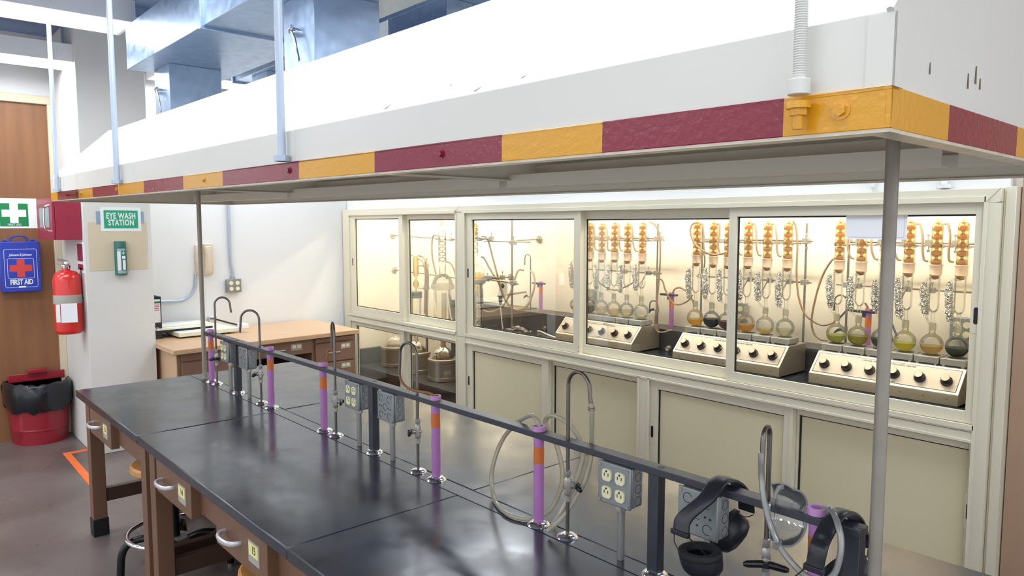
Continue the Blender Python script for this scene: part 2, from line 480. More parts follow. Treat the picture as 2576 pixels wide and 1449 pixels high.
# ------------------------------------------------------------------ service rail
RZ0, RZ1 = 1.013, 1.03
r = thing('service_rail', 'long black metal rail over the middle of the bench', 'rail', B(-4.03, SV, BT), BA)
def lu(u): return u + 4.03
b = MB()
holes = []
b.box(0, 3.475, -0.019, 0.019, RZ0 - BT, RZ1 - BT)
b.build('rail_bar', 'rail_black', r, bevel=0.0015)
RP = (-3.615, -2.318, -1.036, -0.572)
for u in RP:
    o = MB().box(lu(u) - 0.015, lu(u) + 0.015, -0.014, 0.014, 0.004, RZ0 - BT).build('rail_post', 'rail_black', r, bevel=0.001)
    MB().lathe([(0.001, 0.012), (0.02, 0.012), (0.03, 0.006), (0.033, 0.0)], (lu(u), 0, 0)).build('flange', 'chrome', o)
    MB().lathe([(0.0001, 0.0006), (0.009, 0.0006), (0.009, 0.0)], (lu(u) + 0.012, 0, RZ1 - BT)).build('socket_hole', 'black', o)

# ------------------------------------------------------------------ purple standpipes
def standpipe(u, label, inside=False):
    r = thing('purple_standpipe', label, 'standpipe', B(u, SV, BT), BA, 'purple standpipes along the bench')
    h = RZ1 - BT
    pr = 0.0145
    MB().tube([(0, 0, 0.004), (0, 0, 0.178)], pr, 20, caps=False).tube([(0, 0, 0.226), (0, 0, h)], pr, 20, caps=False).build('pipe', 'purple', r)
    MB().tube([(0, 0, 0.178), (0, 0, 0.226)], pr + 0.0003, 20, caps=False).build('band', 'orange_band', r)
    MB().lathe([(0.0145, h), (0.0185, h), (0.0185, h + 0.014), (0.012, h + 0.014), (0.012, h - 0.06), (0.0001, h - 0.06)], (0, 0, 0), 28).build('rim', 'purple_light', r)
    MB().lathe([(0.012, 0.012), (0.02, 0.011), (0.031, 0.005), (0.034, 0.0)], (0, 0, 0), 28).build('flange', 'chrome', r)
    return r
standpipe(-3.98, 'purple standpipe with orange band beside the grey post at the desk end')
standpipe(-3.221, 'empty purple standpipe with orange band, second from the desk end')
standpipe(-2.707, 'purple standpipe with orange band that the short amber tube drips into')
standpipe(-1.929, 'purple standpipe with orange band that the curved amber tube runs into')
standpipe(-1.44, 'purple standpipe with orange band and the thick milky hose looping out of its top')
standpipe(-0.647, 'purple standpipe with orange band beside the clear goggles and second ear muffs')

# ------------------------------------------------------------------ swan neck taps
def tap(u, label, span, ang, ztop, zend, valve, handle, hlen=0.055):
    """ang: heading of the spout in the plan, handle: heading of the lever"""
    r = thing('gooseneck_tap', label, 'tap', B(u, SV, BT), BA, 'swan neck taps along the bench')
    q = 0.0052; R = span / 2
    dx, dy = math.cos(ang), math.sin(ang)
    H = ztop - BT - R
    pts = [(0, 0, 0.004), (0, 0, 0.1), (0, 0, 0.19), (0, 0, H)]
    pts += arc((dx * R, dy * R, H), R, PI, 0, (dx, dy, 0), (0, 0, 1), 16)[1:]
    pts += [(dx * span * 1.03, dy * span * 1.03, (zend - BT + H) / 2), (dx * span * 1.07, dy * span * 1.07, zend - BT)]
    MB().tube(pts, q, 12).build('spout', 'pipe_metal', r)
    v = MB()
    v.lathe([(0.005, 0.1), (0.0085, 0.1), (0.0085, 0.112), (0.0065, 0.114), (0.0095, 0.118), (0.0105, 0.127), (0.0105, 0.155), (0.0095, 0.162), (0.0065, 0.166), (0.0085, 0.17), (0.0085, 0.184), (0.005, 0.186)], n=6)
    hx, hy = math.cos(handle), math.sin(handle)
    v.cyl((0, 0, 0.14), (hx * 0.02, hy * 0.02, 0.14), 0.0075, n=12).cyl((hx * 0.014, hy * 0.014, 0.14), (hx * 0.026, hy * 0.026, 0.14), 0.0095, n=6)
    v.cyl((0, 0, 0.14), (-hx * 0.014, -hy * 0.014, 0.14), 0.005, n=8)
    v.build('valve_body', 'zinc', r)
    tx, ty = -hy, hx
    l = MB().tube([(hx * 0.024 + tx * t, hy * 0.024 + ty * t, 0.14 - abs(t) * 0.15) for t in (-hlen * 0.6, -hlen * 0.5, -0.01, 0.01, hlen * 0.5, hlen * 0.6)], [0.004, 0.0075, 0.0085, 0.0085, 0.0075, 0.004], 10, flat=(1, 0.8))
    l.cyl((hx * 0.02, hy * 0.02, 0.14), (hx * 0.034, hy * 0.034, 0.14), 0.006, n=10)
    l.build('lever', 'black_gloss', r)
    MB().lathe([(0.005, 0.012), (0.012, 0.012), (0.026, 0.006), (0.03, 0.0)], (0, 0, 0), 28).build('flange', 'chrome', r)
    return r
VR = math.atan2(0.752, 0.659)       # heading across the view
def hd(deg): return VR + math.radians(deg)
tap(-3.905, 'swan neck tap next to the grey post at the desk end', 0.076, hd(15), 1.222, 1.14, 0, hd(-80))
tap(-3.334, 'swan neck tap facing the desk, between blank box and second standpipe', 0.086, hd(180), 1.204, 1.098, 0, hd(170))
tap(-2.608, 'narrow swan neck tap with the short amber tube, next to the third standpipe', 0.08, hd(110), 1.212, 1.1, 0, hd(5))
tap(-2.034, 'swan neck tap with the curved amber tube, fourth from the desk end', 0.084, hd(140), 1.202, 1.085, 0, hd(175))
T5 = tap(-1.328, 'swan neck tap with the milky hose clamped on its spout', 0.08, hd(-52), 1.219, 1.14, 0, hd(20))
tap(-0.752, 'swan neck tap with the clear hose, behind the hanging goggles', 0.05, hd(-125), 1.19, 1.12, 0, hd(-110), 0.075)

# ------------------------------------------------------------------ outlet boxes on conduits
def outlet(u, label, live):
    r = thing('outlet_box' if live else 'junction_box', label, 'outlet box' if live else 'junction box', B(u, SV, BT), BA, 'grey boxes along the bench')
    z0, z1 = 0.146, RZ0 - BT - 0.001
    MB().box(-0.05, 0.05, -0.018, 0.026, z0 + 0.002, z1 - 0.002).build('box', 'box_grey', r, bevel=0.006)
    MB().box(-0.052, 0.052, -0.026, -0.019, z0, z1).build('cover', 'box_grey', r, bevel=0.004)
    for sx in (-1, 1):
        for zz in (z0 + 0.008, z1 - 0.008):
            MB().cyl((sx * 0.044, -0.0295, zz), (sx * 0.044, -0.026, zz), 0.0032, n=8).build('screw', 'zinc', r)
    zc = (z0 + z1) / 2
    if live:
        for sx in (-1, 1):
            for sz in (-1, 1):
                cx, cz = sx * 0.021, zc + sz * 0.022
                pr = [(cx + 0.0165 * max(-0.86, min(0.86, math.cos(a))) , cz + 0.0175 * max(-0.86, min(0.86, math.sin(a)))) for a in [2 * PI * i / 32 for i in range(32)]]
                p = MB().prism(pr, 'y', -0.031, -0.026)
                f = p.build('receptacle', 'ivory', r)
                s = MB()
                s.box(cx - 0.007, cx - 0.005, -0.0316, -0.03, cz - 0.003, cz + 0.005).box(cx + 0.005, cx + 0.007, -0.0316, -0.03, cz - 0.003, cz + 0.005)
                s.cyl((cx, -0.0316, cz + 0.0095), (cx, -0.03, cz + 0.0095), 0.0028, n=8)
                s.build('slots', 'black', f)
    else:
        s = MB(); t = MB()
        for sx, sz in ((-1, 1), (1, 1), (-1, -1), (1, -1), (0, 0)):
            cx, cz = sx * 0.026, zc + sz * 0.03
            for a0 in (0.3, 2.6):
                s.tube(arc((cx, -0.0262, cz), 0.0115, a0, a0 + 2.6, (1, 0, 0), (0, 0, 1), 12), 0.0007, 5)
        for dx, dz in ((-0.034, 0.002), (-0.022, 0.0), (0.02, -0.002), (0.033, -0.004), (0.0, -0.026)):
            t.cyl((dx, -0.0268, zc + dz), (dx, -0.025, zc + dz), 0.0026, n=8)
        s.build('knockout_rings', 'gasket', r); t.build('screw_holes', 'black', r)
    s = MB()
    for zz in (zc + 0.026, zc - 0.004, zc - 0.034):
        s.tube(arc((0.0502, 0.006, zz), 0.011, 0, 2 * PI, (0, 1, 0), (0, 0, 1), 16), 0.0006, 5)
    s.build('side_knockouts', 'gasket', r)
    q = MB().cyl((0, 0.004, 0), (0, 0.004, z0 - 0.016), 0.0095, n=16)
    q.build('conduit', 'conduit_grey', r)
    MB().lathe([(0.0096, z0 - 0.02), (0.013, z0 - 0.02), (0.014, z0 - 0.004), (0.012, z0 + 0.002)], (0, 0.004, 0), 6).build('conduit_nut', 'zinc', r)
    return r
OB = 'grey outlet box with four ivory sockets '
outlet(-3.72, OB + 'at the desk end of the rail', True)
outlet(-3.482, 'blank grey junction box beside the first rail post', False)
outlet(-2.432, OB + 'before the second rail post', True)
outlet(-2.198, 'blank grey junction box with punched holes after the second rail post', False)
outlet(-1.146, OB + 'beside the third rail post', True)
outlet(-0.905, 'blank grey junction box partly covered by the hanging ear muffs', False)

# ------------------------------------------------------------------ posts that carry the canopy
for u, lab in ((-4.09, 'thin grey pipe post at the desk end, from bench top into the canopy'), (-0.532, 'tall grey pipe post in front of the fume cupboard, at the rail end')):
    r = thing('canopy_post', lab, 'post', B(u, SV + (0 if u < -2 else -0.005), BT), BA, 'pipe posts under the canopy')
    MB().cyl((0, 0, 0.0), (0, 0, 1.0 + (0.15 if u < -2 else 0.1)), 0.0118, n=20).build('pipe', 'post_grey', r)
    MB().lathe([(0.012, 0.03), (0.017, 0.03), (0.018, 0.004), (0.02, 0)], n=20).build('socket', 'post_grey', r)
# ------------------------------------------------------------------ exhaust canopy over the bench
HL, HW = 4.64, 1.064
hood = thing('exhaust_canopy', 'long white exhaust canopy with red and yellow striped rim over the bench', 'exhaust canopy', B(-0.338, 0.066, 1.708), BA)
hood.rotation_euler = (0, 0.0079, BA)
RH = 0.046
xs = [-(s + 0.338) for s in (-0.338, -0.463, -0.756, -0.989, -1.414, -1.782, -2.307, -2.673, -3.139, -3.521, -3.978, -4.29, -4.794, -4.978)]
b = MB()
TH = 0.006
for i in range(len(xs) - 1):
    m_ = 1 if i % 2 == 0 else 0
    a0, a1 = -xs[i], -xs[i + 1]
    a0, a1 = (-xs[i]), (-xs[i + 1])
    b.box(a1, a0, 0, TH, 0, RH, m_)
    b.box(a1, a0, 0, 0.022, RH - 0.004, RH + 0.001, m_)
ys = [0, 0.187, 0.495, 0.68, 0.9, HW]
for i in range(5):
    m_ = 1 if i % 2 == 0 else 0
    b.box(-TH, 0, ys[i], ys[i + 1], 0, RH, m_)
    b.box(-HL, -HL + TH, ys[i], ys[i + 1], 0, RH, m_)
for i in range(12):
    b.box(-HL + HL * i / 12, -HL + HL * (i + 1) / 12, HW - TH, HW, 0, RH, i % 2)
b.build('striped_rim', ['stripe_red', 'stripe_yellow'], hood, bevel=0.001)
b = MB()
LW = 0.03
b.box(-HL, 0, 0.001, LW, -0.004, 0.0).box(-HL, 0, HW - LW, HW - 0.001, -0.004, 0.0).box(-LW, -0.001, LW, HW - LW, -0.004, 0).box(-HL + 0.001, -HL + LW, LW, HW - LW, -0.004, 0)
b.build('rim_lip', 'lip_paint', hood)
# white vertical band, sloped sides and flat top as one skin
BH = 0.128; RUN = 0.262; RISE = 0.274
z1, z2 = BH, BH + RISE
def ring(dx, z):
    e = dx if dx < 0.1 else 0.004        # the end over the tall post is a flat gable, the far end is hipped
    return [(-HL + dx, dx, z), (-e, dx, z), (-e, HW - dx, z), (-HL + dx, HW - dx, z)]
vs = ring(0.004, RH) + ring(0.004, z1) + ring(RUN, z2)
fs = []
for k in range(2):
    for j in range(4): fs.append((k * 4 + j, k * 4 + (j + 1) % 4, k * 4 + 4 + (j + 1) % 4, k * 4 + 4 + j))
fs.append((8, 9, 10, 11))
MB().add(vs, fs).build('hood_shell', 'hood_paint', hood, smooth=False)
vs = ring(0.012, 0.001) + ring(0.012, z1 - 0.003) + ring(RUN + 0.004, z2 - 0.008)
vs = [(min(a, -0.012), b_, c_) for a, b_, c_ in vs]
MB().add(vs, fs).build('hood_lining', 'hood_inside', hood, smooth=False)
# seams and corner angle strips
b = MB()
b.box(-0.03, 0.0012, 0.0022, 0.004, RH, z1 - 0.002).box(-0.0008, 0.0012, 0.0022, 0.03, RH, z1 - 0.002)
b.build('corner_strip', 'hood_paint', hood)
for sx in (-1.47, -2.94, -3.98, -4.3): MB().box(sx - 0.001, sx + 0.001, 0.0032, 0.0042, RH, z1).build('panel_seam', 'hood_paint', hood)
n = math.hypot(RUN, RISE)
MB().tube([(-0.006, 0.002, z1), (-0.006, RUN, z2 + 0.002)], 0.0045, 6).build('hip_seam', 'hood_paint', hood)
MB().tube([(-HL + 0.004, 0.002, z1), (-HL + RUN, RUN, z2 + 0.002)], 0.0035, 6).build('hip_seam', 'hood_paint', hood)
# framing inside the canopy
def angle_bar(x0, x1, y0, y1, z, hh=0.04, ww=0.03, side=1):
    k = MB()
    if abs(x1 - x0) > abs(y1 - y0): k.box(x0, x1, y0, y0 + 0.004, z, z + hh).box(x0, x1, y0, y0 + ww * side, z, z + 0.004) if side > 0 else k.box(x0, x1, y0 - 0.004, y0, z, z + hh).box(x0, x1, y0 - ww, y0, z, z + 0.004)
    else: k.box(x0, x0 + 0.004, y0, y1, z, z + hh).box(x0, x0 + ww, y0, y1, z, z + 0.004)
    return k
angle_bar(-HL + 0.02, -0.02, HW - 0.13, HW - 0.13, 0.045, 0.045, 0.035).build('frame_bar', 'hood_inside', hood)
angle_bar(-HL + 0.02, -0.02, 0.12, 0.12, 0.045, 0.045, 0.035, -1).build('frame_bar', 'hood_inside', hood)
for x0_, x1_ in ((-HL + 0.02, -3.22), (-3.18, -1.57), (-1.53, -0.2), (-0.17, -0.02)):
    MB().box(x0_, x1_, 0.792, 0.796, 0.008, 0.05).box(x0_, x1_, 0.796, 0.83, 0.008, 0.012).build('frame_bar', 'hood_inside', hood)
for x in (-1.55, -3.2):
    angle_bar(x, x, 0.012, HW - 0.012, 0.03, 0.06, 0.04).build('cross_bar', 'hood_inside', hood)
    vs = [(x, 0.012, 0.09), (x, HW - 0.012, 0.09), (x, HW - RUN - 0.01, z2 - 0.02), (x, RUN + 0.01, z2 - 0.02)]
    vs2 = [(a + 0.003, bb, c_) for a, bb, c_ in vs]
    MB().add(vs + vs2, [(0, 1, 2, 3), (4, 7, 6, 5), (0, 4, 5, 1), (1, 5, 6, 2), (2, 6, 7, 3), (3, 7, 4, 0)]).build('baffle', 'hood_inside', hood, smooth=False)
for x, y in ((-0.19, 0.598), (-3.752, 0.598)):
    pass
# bolts on the rim
for x, m_, s in ((-0.055, 'stripe_yellow', 1), (-0.83, 'stripe_red', 0.8), (-1.5, 'stripe_red', 0.8), (-2.13, 'stripe_yellow', 0.8), (-3.2, 'stripe_yellow', 0.8), (-3.88, 'stripe_yellow', 0.8), (-4.2, 'stripe_red', 0.8)):
    k = MB().cyl((x, -0.0015, 0.025), (x, 0.001, 0.025), 0.0115 * s, n=20).cyl((x, -0.006, 0.025), (x, 0, 0.025), 0.0075 * s, n=6)
    k.build('rim_bolt', m_, hood)
# scuffs in the paint
b = MB(); rs = random.Random(3)
for x, t, l_ in ((-1.05, 0.03, 0.02), (-0.62, 0.05, 0.012), (-0.74, 0.02, 0.02), (-2.2, 0.25, 0.05), (-2.35, 0.5, 0.02), (-3.05, 0.2, 0.06), (-1.75, 0.35, 0.02), (-2.62, 0.55, 0.12), (-0.5, 0.4, 0.012), (-0.85, 0.12, 0.01), (-1.95, 0.1, 0.012)):
    y = 0.004 + RUN * t; z = z1 + RISE * t
    d_ = Vector((0.6, 0.55 * RUN / n, 0.55 * RISE / n)) * l_
    nrm = Vector((0, -RISE / n, RUN / n)) * 0.0006
    p = Vector((x, y, z)) + nrm
    q = Vector((0.6, 0, 0)).cross(nrm).normalized() * 0.0022
    sd = Vector((0.003, 0, 0))
    b.add([p - sd, p + sd, p + d_ + sd * 0.4, p + d_ - sd * 0.4], [(0, 1, 2, 3)])
for (y, z, hh, ww) in ((0.13, 0.16, 0.012, 0.003), (0.12, 0.075, 0.014, 0.004), (0.26, 0.075, 0.02, 0.006), (0.29, 0.085, 0.024, 0.007), (0.31, 0.08, 0.015, 0.006)):
    if z < z1: b.add([(-0.0032, y, z), (-0.0032, y + ww, z), (-0.0032, y + ww * 0.7, z + hh), (-0.0032, y + ww * 0.2, z + hh)], [(0, 1, 2, 3)])
b.build('paint_scuffs', 'stain', hood, smooth=False)

# ------------------------------------------------------------------ hanger rods
def hanger(u, v, z0, lab, m_, rad, threaded=False):
    p = B(u, v, z0)
    r = thing('hanger_rod', lab, 'rod', p, BA, 'rods the canopy hangs from')
    if threaded:
        pts = []; k = int((2.93 - z0) / 0.0028)
        prof = []
        for i in range(k): prof += [(rad, i * 0.0028), (rad * 0.86, i * 0.0028 + 0.0014)]
        MB().lathe(prof, n=14).build('threaded_rod', m_, r, angle=70)
        MB().cyl((0, 0, 0), (0, 0, 0.018), 0.013, n=20).build('nut', m_, r, bevel=0.001)
        MB().cyl((0, 0, -0.016), (0, 0, -0.008), 0.014, n=20).cyl((0, 0, -0.024), (0, 0, -0.014), 0.0105, n=6).cyl((0, 0, -0.04), (0, 0, -0.02), 0.0066, n=14).build('rod_end', 'stripe_yellow', r)
    else:
        MB().cyl((0, 0, 0), (0, 0, 2.93 - z0), rad, n=14).build('rod', m_, r)
        MB().cyl((0, 0, 0), (0, 0, 0.015), rad * 2.0, n=6).build('nut', m_, r)
hanger(-0.435, 0.048, 1.754, 'thick white threaded rod holding the yellow corner of the canopy', 'rod_white', 0.0078, True)
hanger(-1.845, 0.05, 1.768, 'grey hanger rod at the middle of the canopy', 'rod_galv', 0.0105)
hanger(-3.47, 0.052, 1.78, 'grey hanger rod just before the duct end', 'rod_galv', 0.0115)
hanger(-4.72, 0.053, 1.79, 'thin grey hanger rod at the far tip of the canopy by the wooden door', 'rod_galv', 0.011)

# ------------------------------------------------------------------ ducts
def duct_label(o): return o
r = thing('exhaust_duct', 'big rectangular galvanised duct above the canopy with drop pipes', 'duct', B(-4.38, SV, 2.44), BA)
D0, D1 = 0.0, 4.6
for i in range(4):
    a, c_ = D1 * i / 4, D1 * (i + 1) / 4
    MB().box(a + 0.001, c_ - 0.001, -0.25, 0.25, 0, 0.225).build('duct_section', 'galvanised', r, bevel=0.002)
for i in range(1, 4):
    x = D1 * i / 4
    MB().box(x - 0.012, x + 0.012, -0.262, 0.262, -0.012, 0.237).build('joint_flange', 'galvanised', r, bevel=0.002)
for x0 in (0.075, 1.68, 3.25):
    hz0 = 1.708 + BH + RISE + 0.0079 * (-0.338 - (x0 - 4.38)) + 0.002 - 2.44
    MB().box(x0, x0 + 0.245, -0.135, 0.135, hz0, 0.0).build('drop_pipe', 'galvanised', r, bevel=0.002)
    hx, hz = x0 + 0.11, -0.13
    k = MB().cyl((hx, -0.15, hz), (hx, -0.135, hz), 0.018, n=16).cyl((hx, -0.165, hz), (hx, -0.15, hz), 0.009, n=10)
    k.tube([(hx, -0.158, hz), (hx + 0.03, -0.16, hz - 0.03), (hx + 0.055, -0.158, hz - 0.1), (hx + 0.058, -0.158, hz - 0.115)], [0.012, 0.009, 0.007, 0.008], 10, flat=(1, 0.5))
    k.cyl((hx - 0.02, -0.16, hz + 0.012), (hx + 0.012, -0.16, hz + 0.018), 0.006, n=8)
    k.build('damper_handle', 'chrome', r)
r = thing('second_duct', 'lower galvanised duct running behind the drop pipes', 'duct', at(588, 205, y=1.95), 0)
o_ = r.location
MB().box(0, 3.9, 0, 0.34, 0, 0.16).build('duct_body', 'galvanised', r, bevel=0.002)
MB().box(2.02, 2.5, 0.0, 0.3, -0.2, 0).build('drop_pipe', 'galvanised', r, bevel=0.002)
MB().box(-0.012, 0.012, -0.012, 0.352, -0.012, 0.172).build('joint_flange', 'galvanised', r, bevel=0.002)
MB().box(0.25, 0.5, 0.03, 0.3, -0.12, 0).build('drop_pipe', 'galvanised', r, bevel=0.002)
for x_ in (0.3, 1.4, 2.9):
    MB().cyl((x_, 0.17, 0.16), (x_, 0.17, 3.0 - o_.z), 0.006, n=8).build('hanger', 'galvanised', r)

# ------------------------------------------------------------------ on the column
Yc = 1.313
r = thing('eye_wash_sign', 'green and white EYE WASH STATION sign on the white column', 'sign', (CX, Yc, 1.645))
MB().box(0, 0.004, -0.128, 0.128, -0.084, 0.084).build('board', 'sign_white', r, bevel=0.001)
MB().box(0.004, 0.005, -0.108, 0.108, -0.062, 0.062).build('green_field', 'sign_green', r, smooth=False)
text('sign_lettering', 'EYE WASH', 0.056, T((CX + 0.0052, Yc, 1.667)) @ FX, 'sign_white', r, squeeze=0.66, space=1.08, bold=0.0016)
text('sign_lettering', 'STATION', 0.056, T((CX + 0.0052, Yc, 1.62)) @ FX, 'sign_white', r, squeeze=0.66, space=1.08, bold=0.0016)
MB().box(0.0, 0.003, -0.155, -0.129, -0.035, 0.055).box(0, 0.003, 0.129, 0.148, -0.03, 0.055).build('sign_clip', 'galvanised', r)
r = thing('eye_wash_bottle', 'dark green eye wash bottle in its holder on the white column', 'eye wash bottle', (CX, 1.297, 1.375))
def halfround(w_, d_, z0, z1, k=14):
    pl = [(0, -w_)] + [(d_ * math.sin(PI * i / k) ** 0.6, -w_ * math.cos(PI * i / k)) for i in range(k + 1)] + [(0, w_)]
    return MB().prism(pl, 'z', z0, z1)
halfround(0.038, 0.045, -0.12, 0.118).build('holder', 'bottle_green', r, bevel=0.004)
halfround(0.031, 0.053, -0.108, 0.068).build('bottle', 'bottle_grey', r, bevel=0.003)
halfround(0.033, 0.056, 0.07, 0.117).build('cap', 'bottle_green', r, bevel=0.003)
MB().box(0.052, 0.0542, -0.03, -0.009, -0.085, 0.048).build('white_label', 'sign_white', r)
MB().box(0.052, 0.0542, -0.003, 0.026, -0.085, 0.052).build('green_label', 'bottle_green', r)
MB().box(0.0544, 0.055, 0.006, 0.012, 0.026, 0.046).box(0.0544, 0.055, -0.001, 0.019, 0.033, 0.039).box(0.0544, 0.055, 0.0, 0.02, -0.005, 0.016).box(0.0544, 0.055, 0.003, 0.02, -0.08, -0.012).build('pictogram', 'sign_white', r)

# red cabinet and extinguisher on the side of the column
r = thing('fire_cabinet', 'red metal fire cabinet with a pull handle on the column side above the extinguisher', 'fire cabinet', (-5.78, 1.078, 1.65))
X0, X1 = -0.5, 0.09
MB().box(X0, X1, -0.155, -0.001, -0.145, 0.14).build('cabinet_body', 'cabinet_red', r, bevel=0.003)
o = MB().box(X0, X1, -0.172, -0.157, -0.145, 0.14).build('cabinet_door', 'cabinet_red', r, bevel=0.002)
MB().box(X0 + 0.12, X1 - 0.1, -0.1735, -0.171, -0.06, 0.075).build('door_window', 'bottle_grey', o)
MB().tube(curve([(0.0, -0.172, 0.09), (0.0, -0.2, 0.07), (0.0, -0.206, 0.0), (0.0, -0.2, -0.07), (0.0, -0.172, -0.09)], 6), 0.007, 8).build('pull_handle', 'chrome', o)
r = thing('fire_extinguisher', 'red fire extinguisher with white tag hanging on the column side below the red cabinet', 'fire extinguisher', (-5.76, 0.985, 0.86))
MB().lathe([(0.0001, 0), (0.07, 0), (0.083, 0.012), (0.086, 0.03), (0.086, 0.37), (0.078, 0.405), (0.055, 0.428), (0.025, 0.437), (0.022, 0.45)], n=32).build('cylinder_body', 'extinguisher_red', r)
MB().lathe([(0.0866, 0.21), (0.087, 0.212), (0.087, 0.268), (0.0866, 0.27)], n=32).build('label_band', 'label_grey', r)
k = MB().lathe([(0.024, 0.445), (0.026, 0.45), (0.026, 0.47), (0.016, 0.476), (0.016, 0.495), (0.001, 0.495)], n=16)
k.build('valve', 'chrome', r)
MB().box(-0.01, 0.01, -0.055, 0.02, 0.478, 0.486).build('carry_handle', 'zinc', r, bevel=0.002)
MB().tube([(0, 0.015, 0.492), (0, -0.02, 0.504), (0, -0.05, 0.512)], 0.008, 8, flat=(1, 0.5)).build('squeeze_lever', 'zinc', r)
MB().lathe([(0.012, 0), (0.018, 0.004), (0.018, 0.014), (0.012, 0.018)], (0.03, -0.02, 0.462), 14).build('gauge', 'chrome', r)
t = Matrix.Translation((0, 0, 0)) @ Matrix.Rotation(math.radians(-15), 4, 'Z')
MB().box(0.0885, 0.091, -0.035, 0.06, 0.085, 0.215, mx=t).build('inspection_tag', 'paper', r)
MB().box(0.0875, 0.0895, -0.064, -0.04, 0.09, 0.21, mx=t).build('instruction_card', 'sign_white', r)
MB().box(-0.03, 0.03, 0.088, 0.093, 0.25, 0.45).build('wall_bracket', 'zinc', r)
r = thing('extinguisher_notice', 'narrow red and white notice on the column side above the extinguisher', 'notice', (-5.77, 1.078, 1.385))
MB().box(-0.1, 0.1, -0.004, 0, -0.11, 0.105).build('backing', 'sign_white', r)
MB().box(-0.085, 0.085, -0.005, -0.004, -0.09, -0.05).box(-0.085, 0.085, -0.005, -0.004, -0.03, 0.09).build('red_print', 'cabinet_red', r)

# on the wooden door
def cross(cy_, cz_, h_, a_, b_):
    return [(cy_ + p, cz_ + q) for p, q in ((-h_, -b_), (h_, -b_), (h_, -h_), (a_, -h_), (a_, h_), (h_, h_), (h_, b_), (-h_, b_), (-h_, h_), (-a_, h_), (-a_, -h_), (-h_, -h_))]
r = thing('first_aid_sign', 'white sign with a green and white cross on the wooden door', 'sign', (DX, 0.82, 1.69))
MB().box(0, 0.003, -0.135, 0.113, -0.108, 0.112).build('board', 'sign_white', r)
c_ = -0.03
MB().box(0.003, 0.004, c_ - 0.088, c_ + 0.088, -0.094, 0.074).build('green_field', 'sign_green_dark', r)
MB().prism(cross(c_, 0.002, 0.026, 0.075, 0.072), 'x', 0.004, 0.005).build('white_cross', 'sign_white', r)
text('sign_lettering', 'FIRST AID', 0.022, T((DX + 0.0045, 0.82 + c_, 1.69 - 0.083)) @ FX, 'sign_white', r, squeeze=0.9)
r = thing('first_aid_kit', 'blue first aid box with a red cross hung on the wooden door', 'first aid kit', (DX, 0.805, 1.3))
Hk, Wk = 0.185, 0.125
MB().box(0, 0.075, -Wk, Wk, -Hk, Hk).build('case', 'blue_box', r, bevel=0.008)
MB().box(0.0755, 0.0785, -Wk + 0.004, Wk - 0.004, -Hk + 0.004, Hk - 0.004).build('lid', 'blue_box', r, bevel=0.003)
def outline(y0, y1, z0, z1, x, t_=0.0022, rr=0.012):
    p = []
    for cy_, cz_, a0 in ((y1 - rr, z1 - rr, 0), (y0 + rr, z1 - rr, PI / 2), (y0 + rr, z0 + rr, PI), (y1 - rr, z0 + rr, 1.5 * PI)):
        p += arc((x, cy_, cz_), rr, a0, a0 + PI / 2, (0, 1, 0), (0, 0, 1), 4)
    return MB().tube(p, t_ / 2, 5, closed=True)
outline(-0.1, 0.1, -0.15, 0.13, 0.0787).build('outline', 'sign_white', r)
outline(-0.082, 0.08, -0.085, 0.062, 0.0787).build('outline', 'sign_white', r)
MB().prism(cross(-0.001, -0.01, 0.024, 0.069, 0.065), 'x', 0.0785, 0.0795).build('red_cross', 'cross_red', r)
text('lettering', 'FIRST AID', 0.052, T((DX + 0.079, 0.805, 1.3 - 0.113)) @ FX, 'sign_white', r, squeeze=0.66, space=0.95, bold=0.0013)
text('script_lettering', 'Johnson & Johnson', 0.026, T((DX + 0.079, 0.805, 1.3 + 0.088)) @ FX, 'sign_white', r, squeeze=0.78, shear=0.3, space=0.9)
MB().box(0.0785, 0.0792, -0.02, 0.025, -0.153, -0.142).build('small_label', 'sign_white', r)
MB().tube(curve([(0.035, -0.055, Hk), (0.035, -0.045, Hk + 0.03), (0.035, 0, Hk + 0.04), (0.035, 0.045, Hk + 0.03), (0.035, 0.055, Hk)], 5), 0.006, 8).build('carry_handle', 'blue_box', r)
for s in (-1, 1): MB().cyl((0.035, s * 0.085 - 0.012, Hk + 0.008), (0.035, s * 0.085 + 0.012, Hk + 0.008), 0.011, n=12).build('latch', 'blue_box', r)

# red step bin
r = thing('oily_waste_can', 'red step can lined with a black bag by the wooden door', 'waste can', (-6.44, 0.87, 0))
def bowl(wd, dp, k=18):
    return [(0.004, -wd)] + [(0.004 + dp * math.sin(PI * i / k) ** 0.75, -wd * math.cos(PI * i / k)) for i in range(k + 1)] + [(0.004, wd)]
b = MB()
p0 = bowl(0.178, 0.25); p1 = bowl(0.205, 0.29); N_ = len(p0)
zs = [(0, 0), (0.1, 0.22), (0.104, 0.25), (0.112, 0.25), (0.116, 0.25), (0.4, 0.95), (0.42, 1)]
vs = []
for z_, t_ in zs: vs += [((1 - t_) * a[0] + t_ * c2[0] + (0.004 if z_ in (0.104, 0.112) else 0), ((1 - t_) * a[1] + t_ * c2[1]), z_) for a, c2 in zip(p0, p1)]
fs = [(i * N_ + j, i * N_ + (j + 1) % N_, (i + 1) * N_ + (j + 1) % N_, (i + 1) * N_ + j) for i in range(len(zs) - 1) for j in range(N_)] + [tuple(range(N_))]
b.add(vs, fs); b.build('can_body', 'red_paint', r)
b = MB(); vs = []
rs = random.Random(5)
lev = [(0.25, 1.0), (0.3, 1.07), (0.36, 1.08), (0.43, 1.075), (0.455, 1.0), (0.44, 0.9), (0.36, 0.85)]
for z_, s_ in lev:
    for j, q in enumerate(p1):
        f_ = s_ + rs.uniform(-0.02, 0.025)
        vs.append((max(0.006, q[0] * f_), q[1] * f_, z_ + rs.uniform(-0.014, 0.014) + (0.014 * math.sin(j * 1.3) if z_ == 0.25 else 0)))
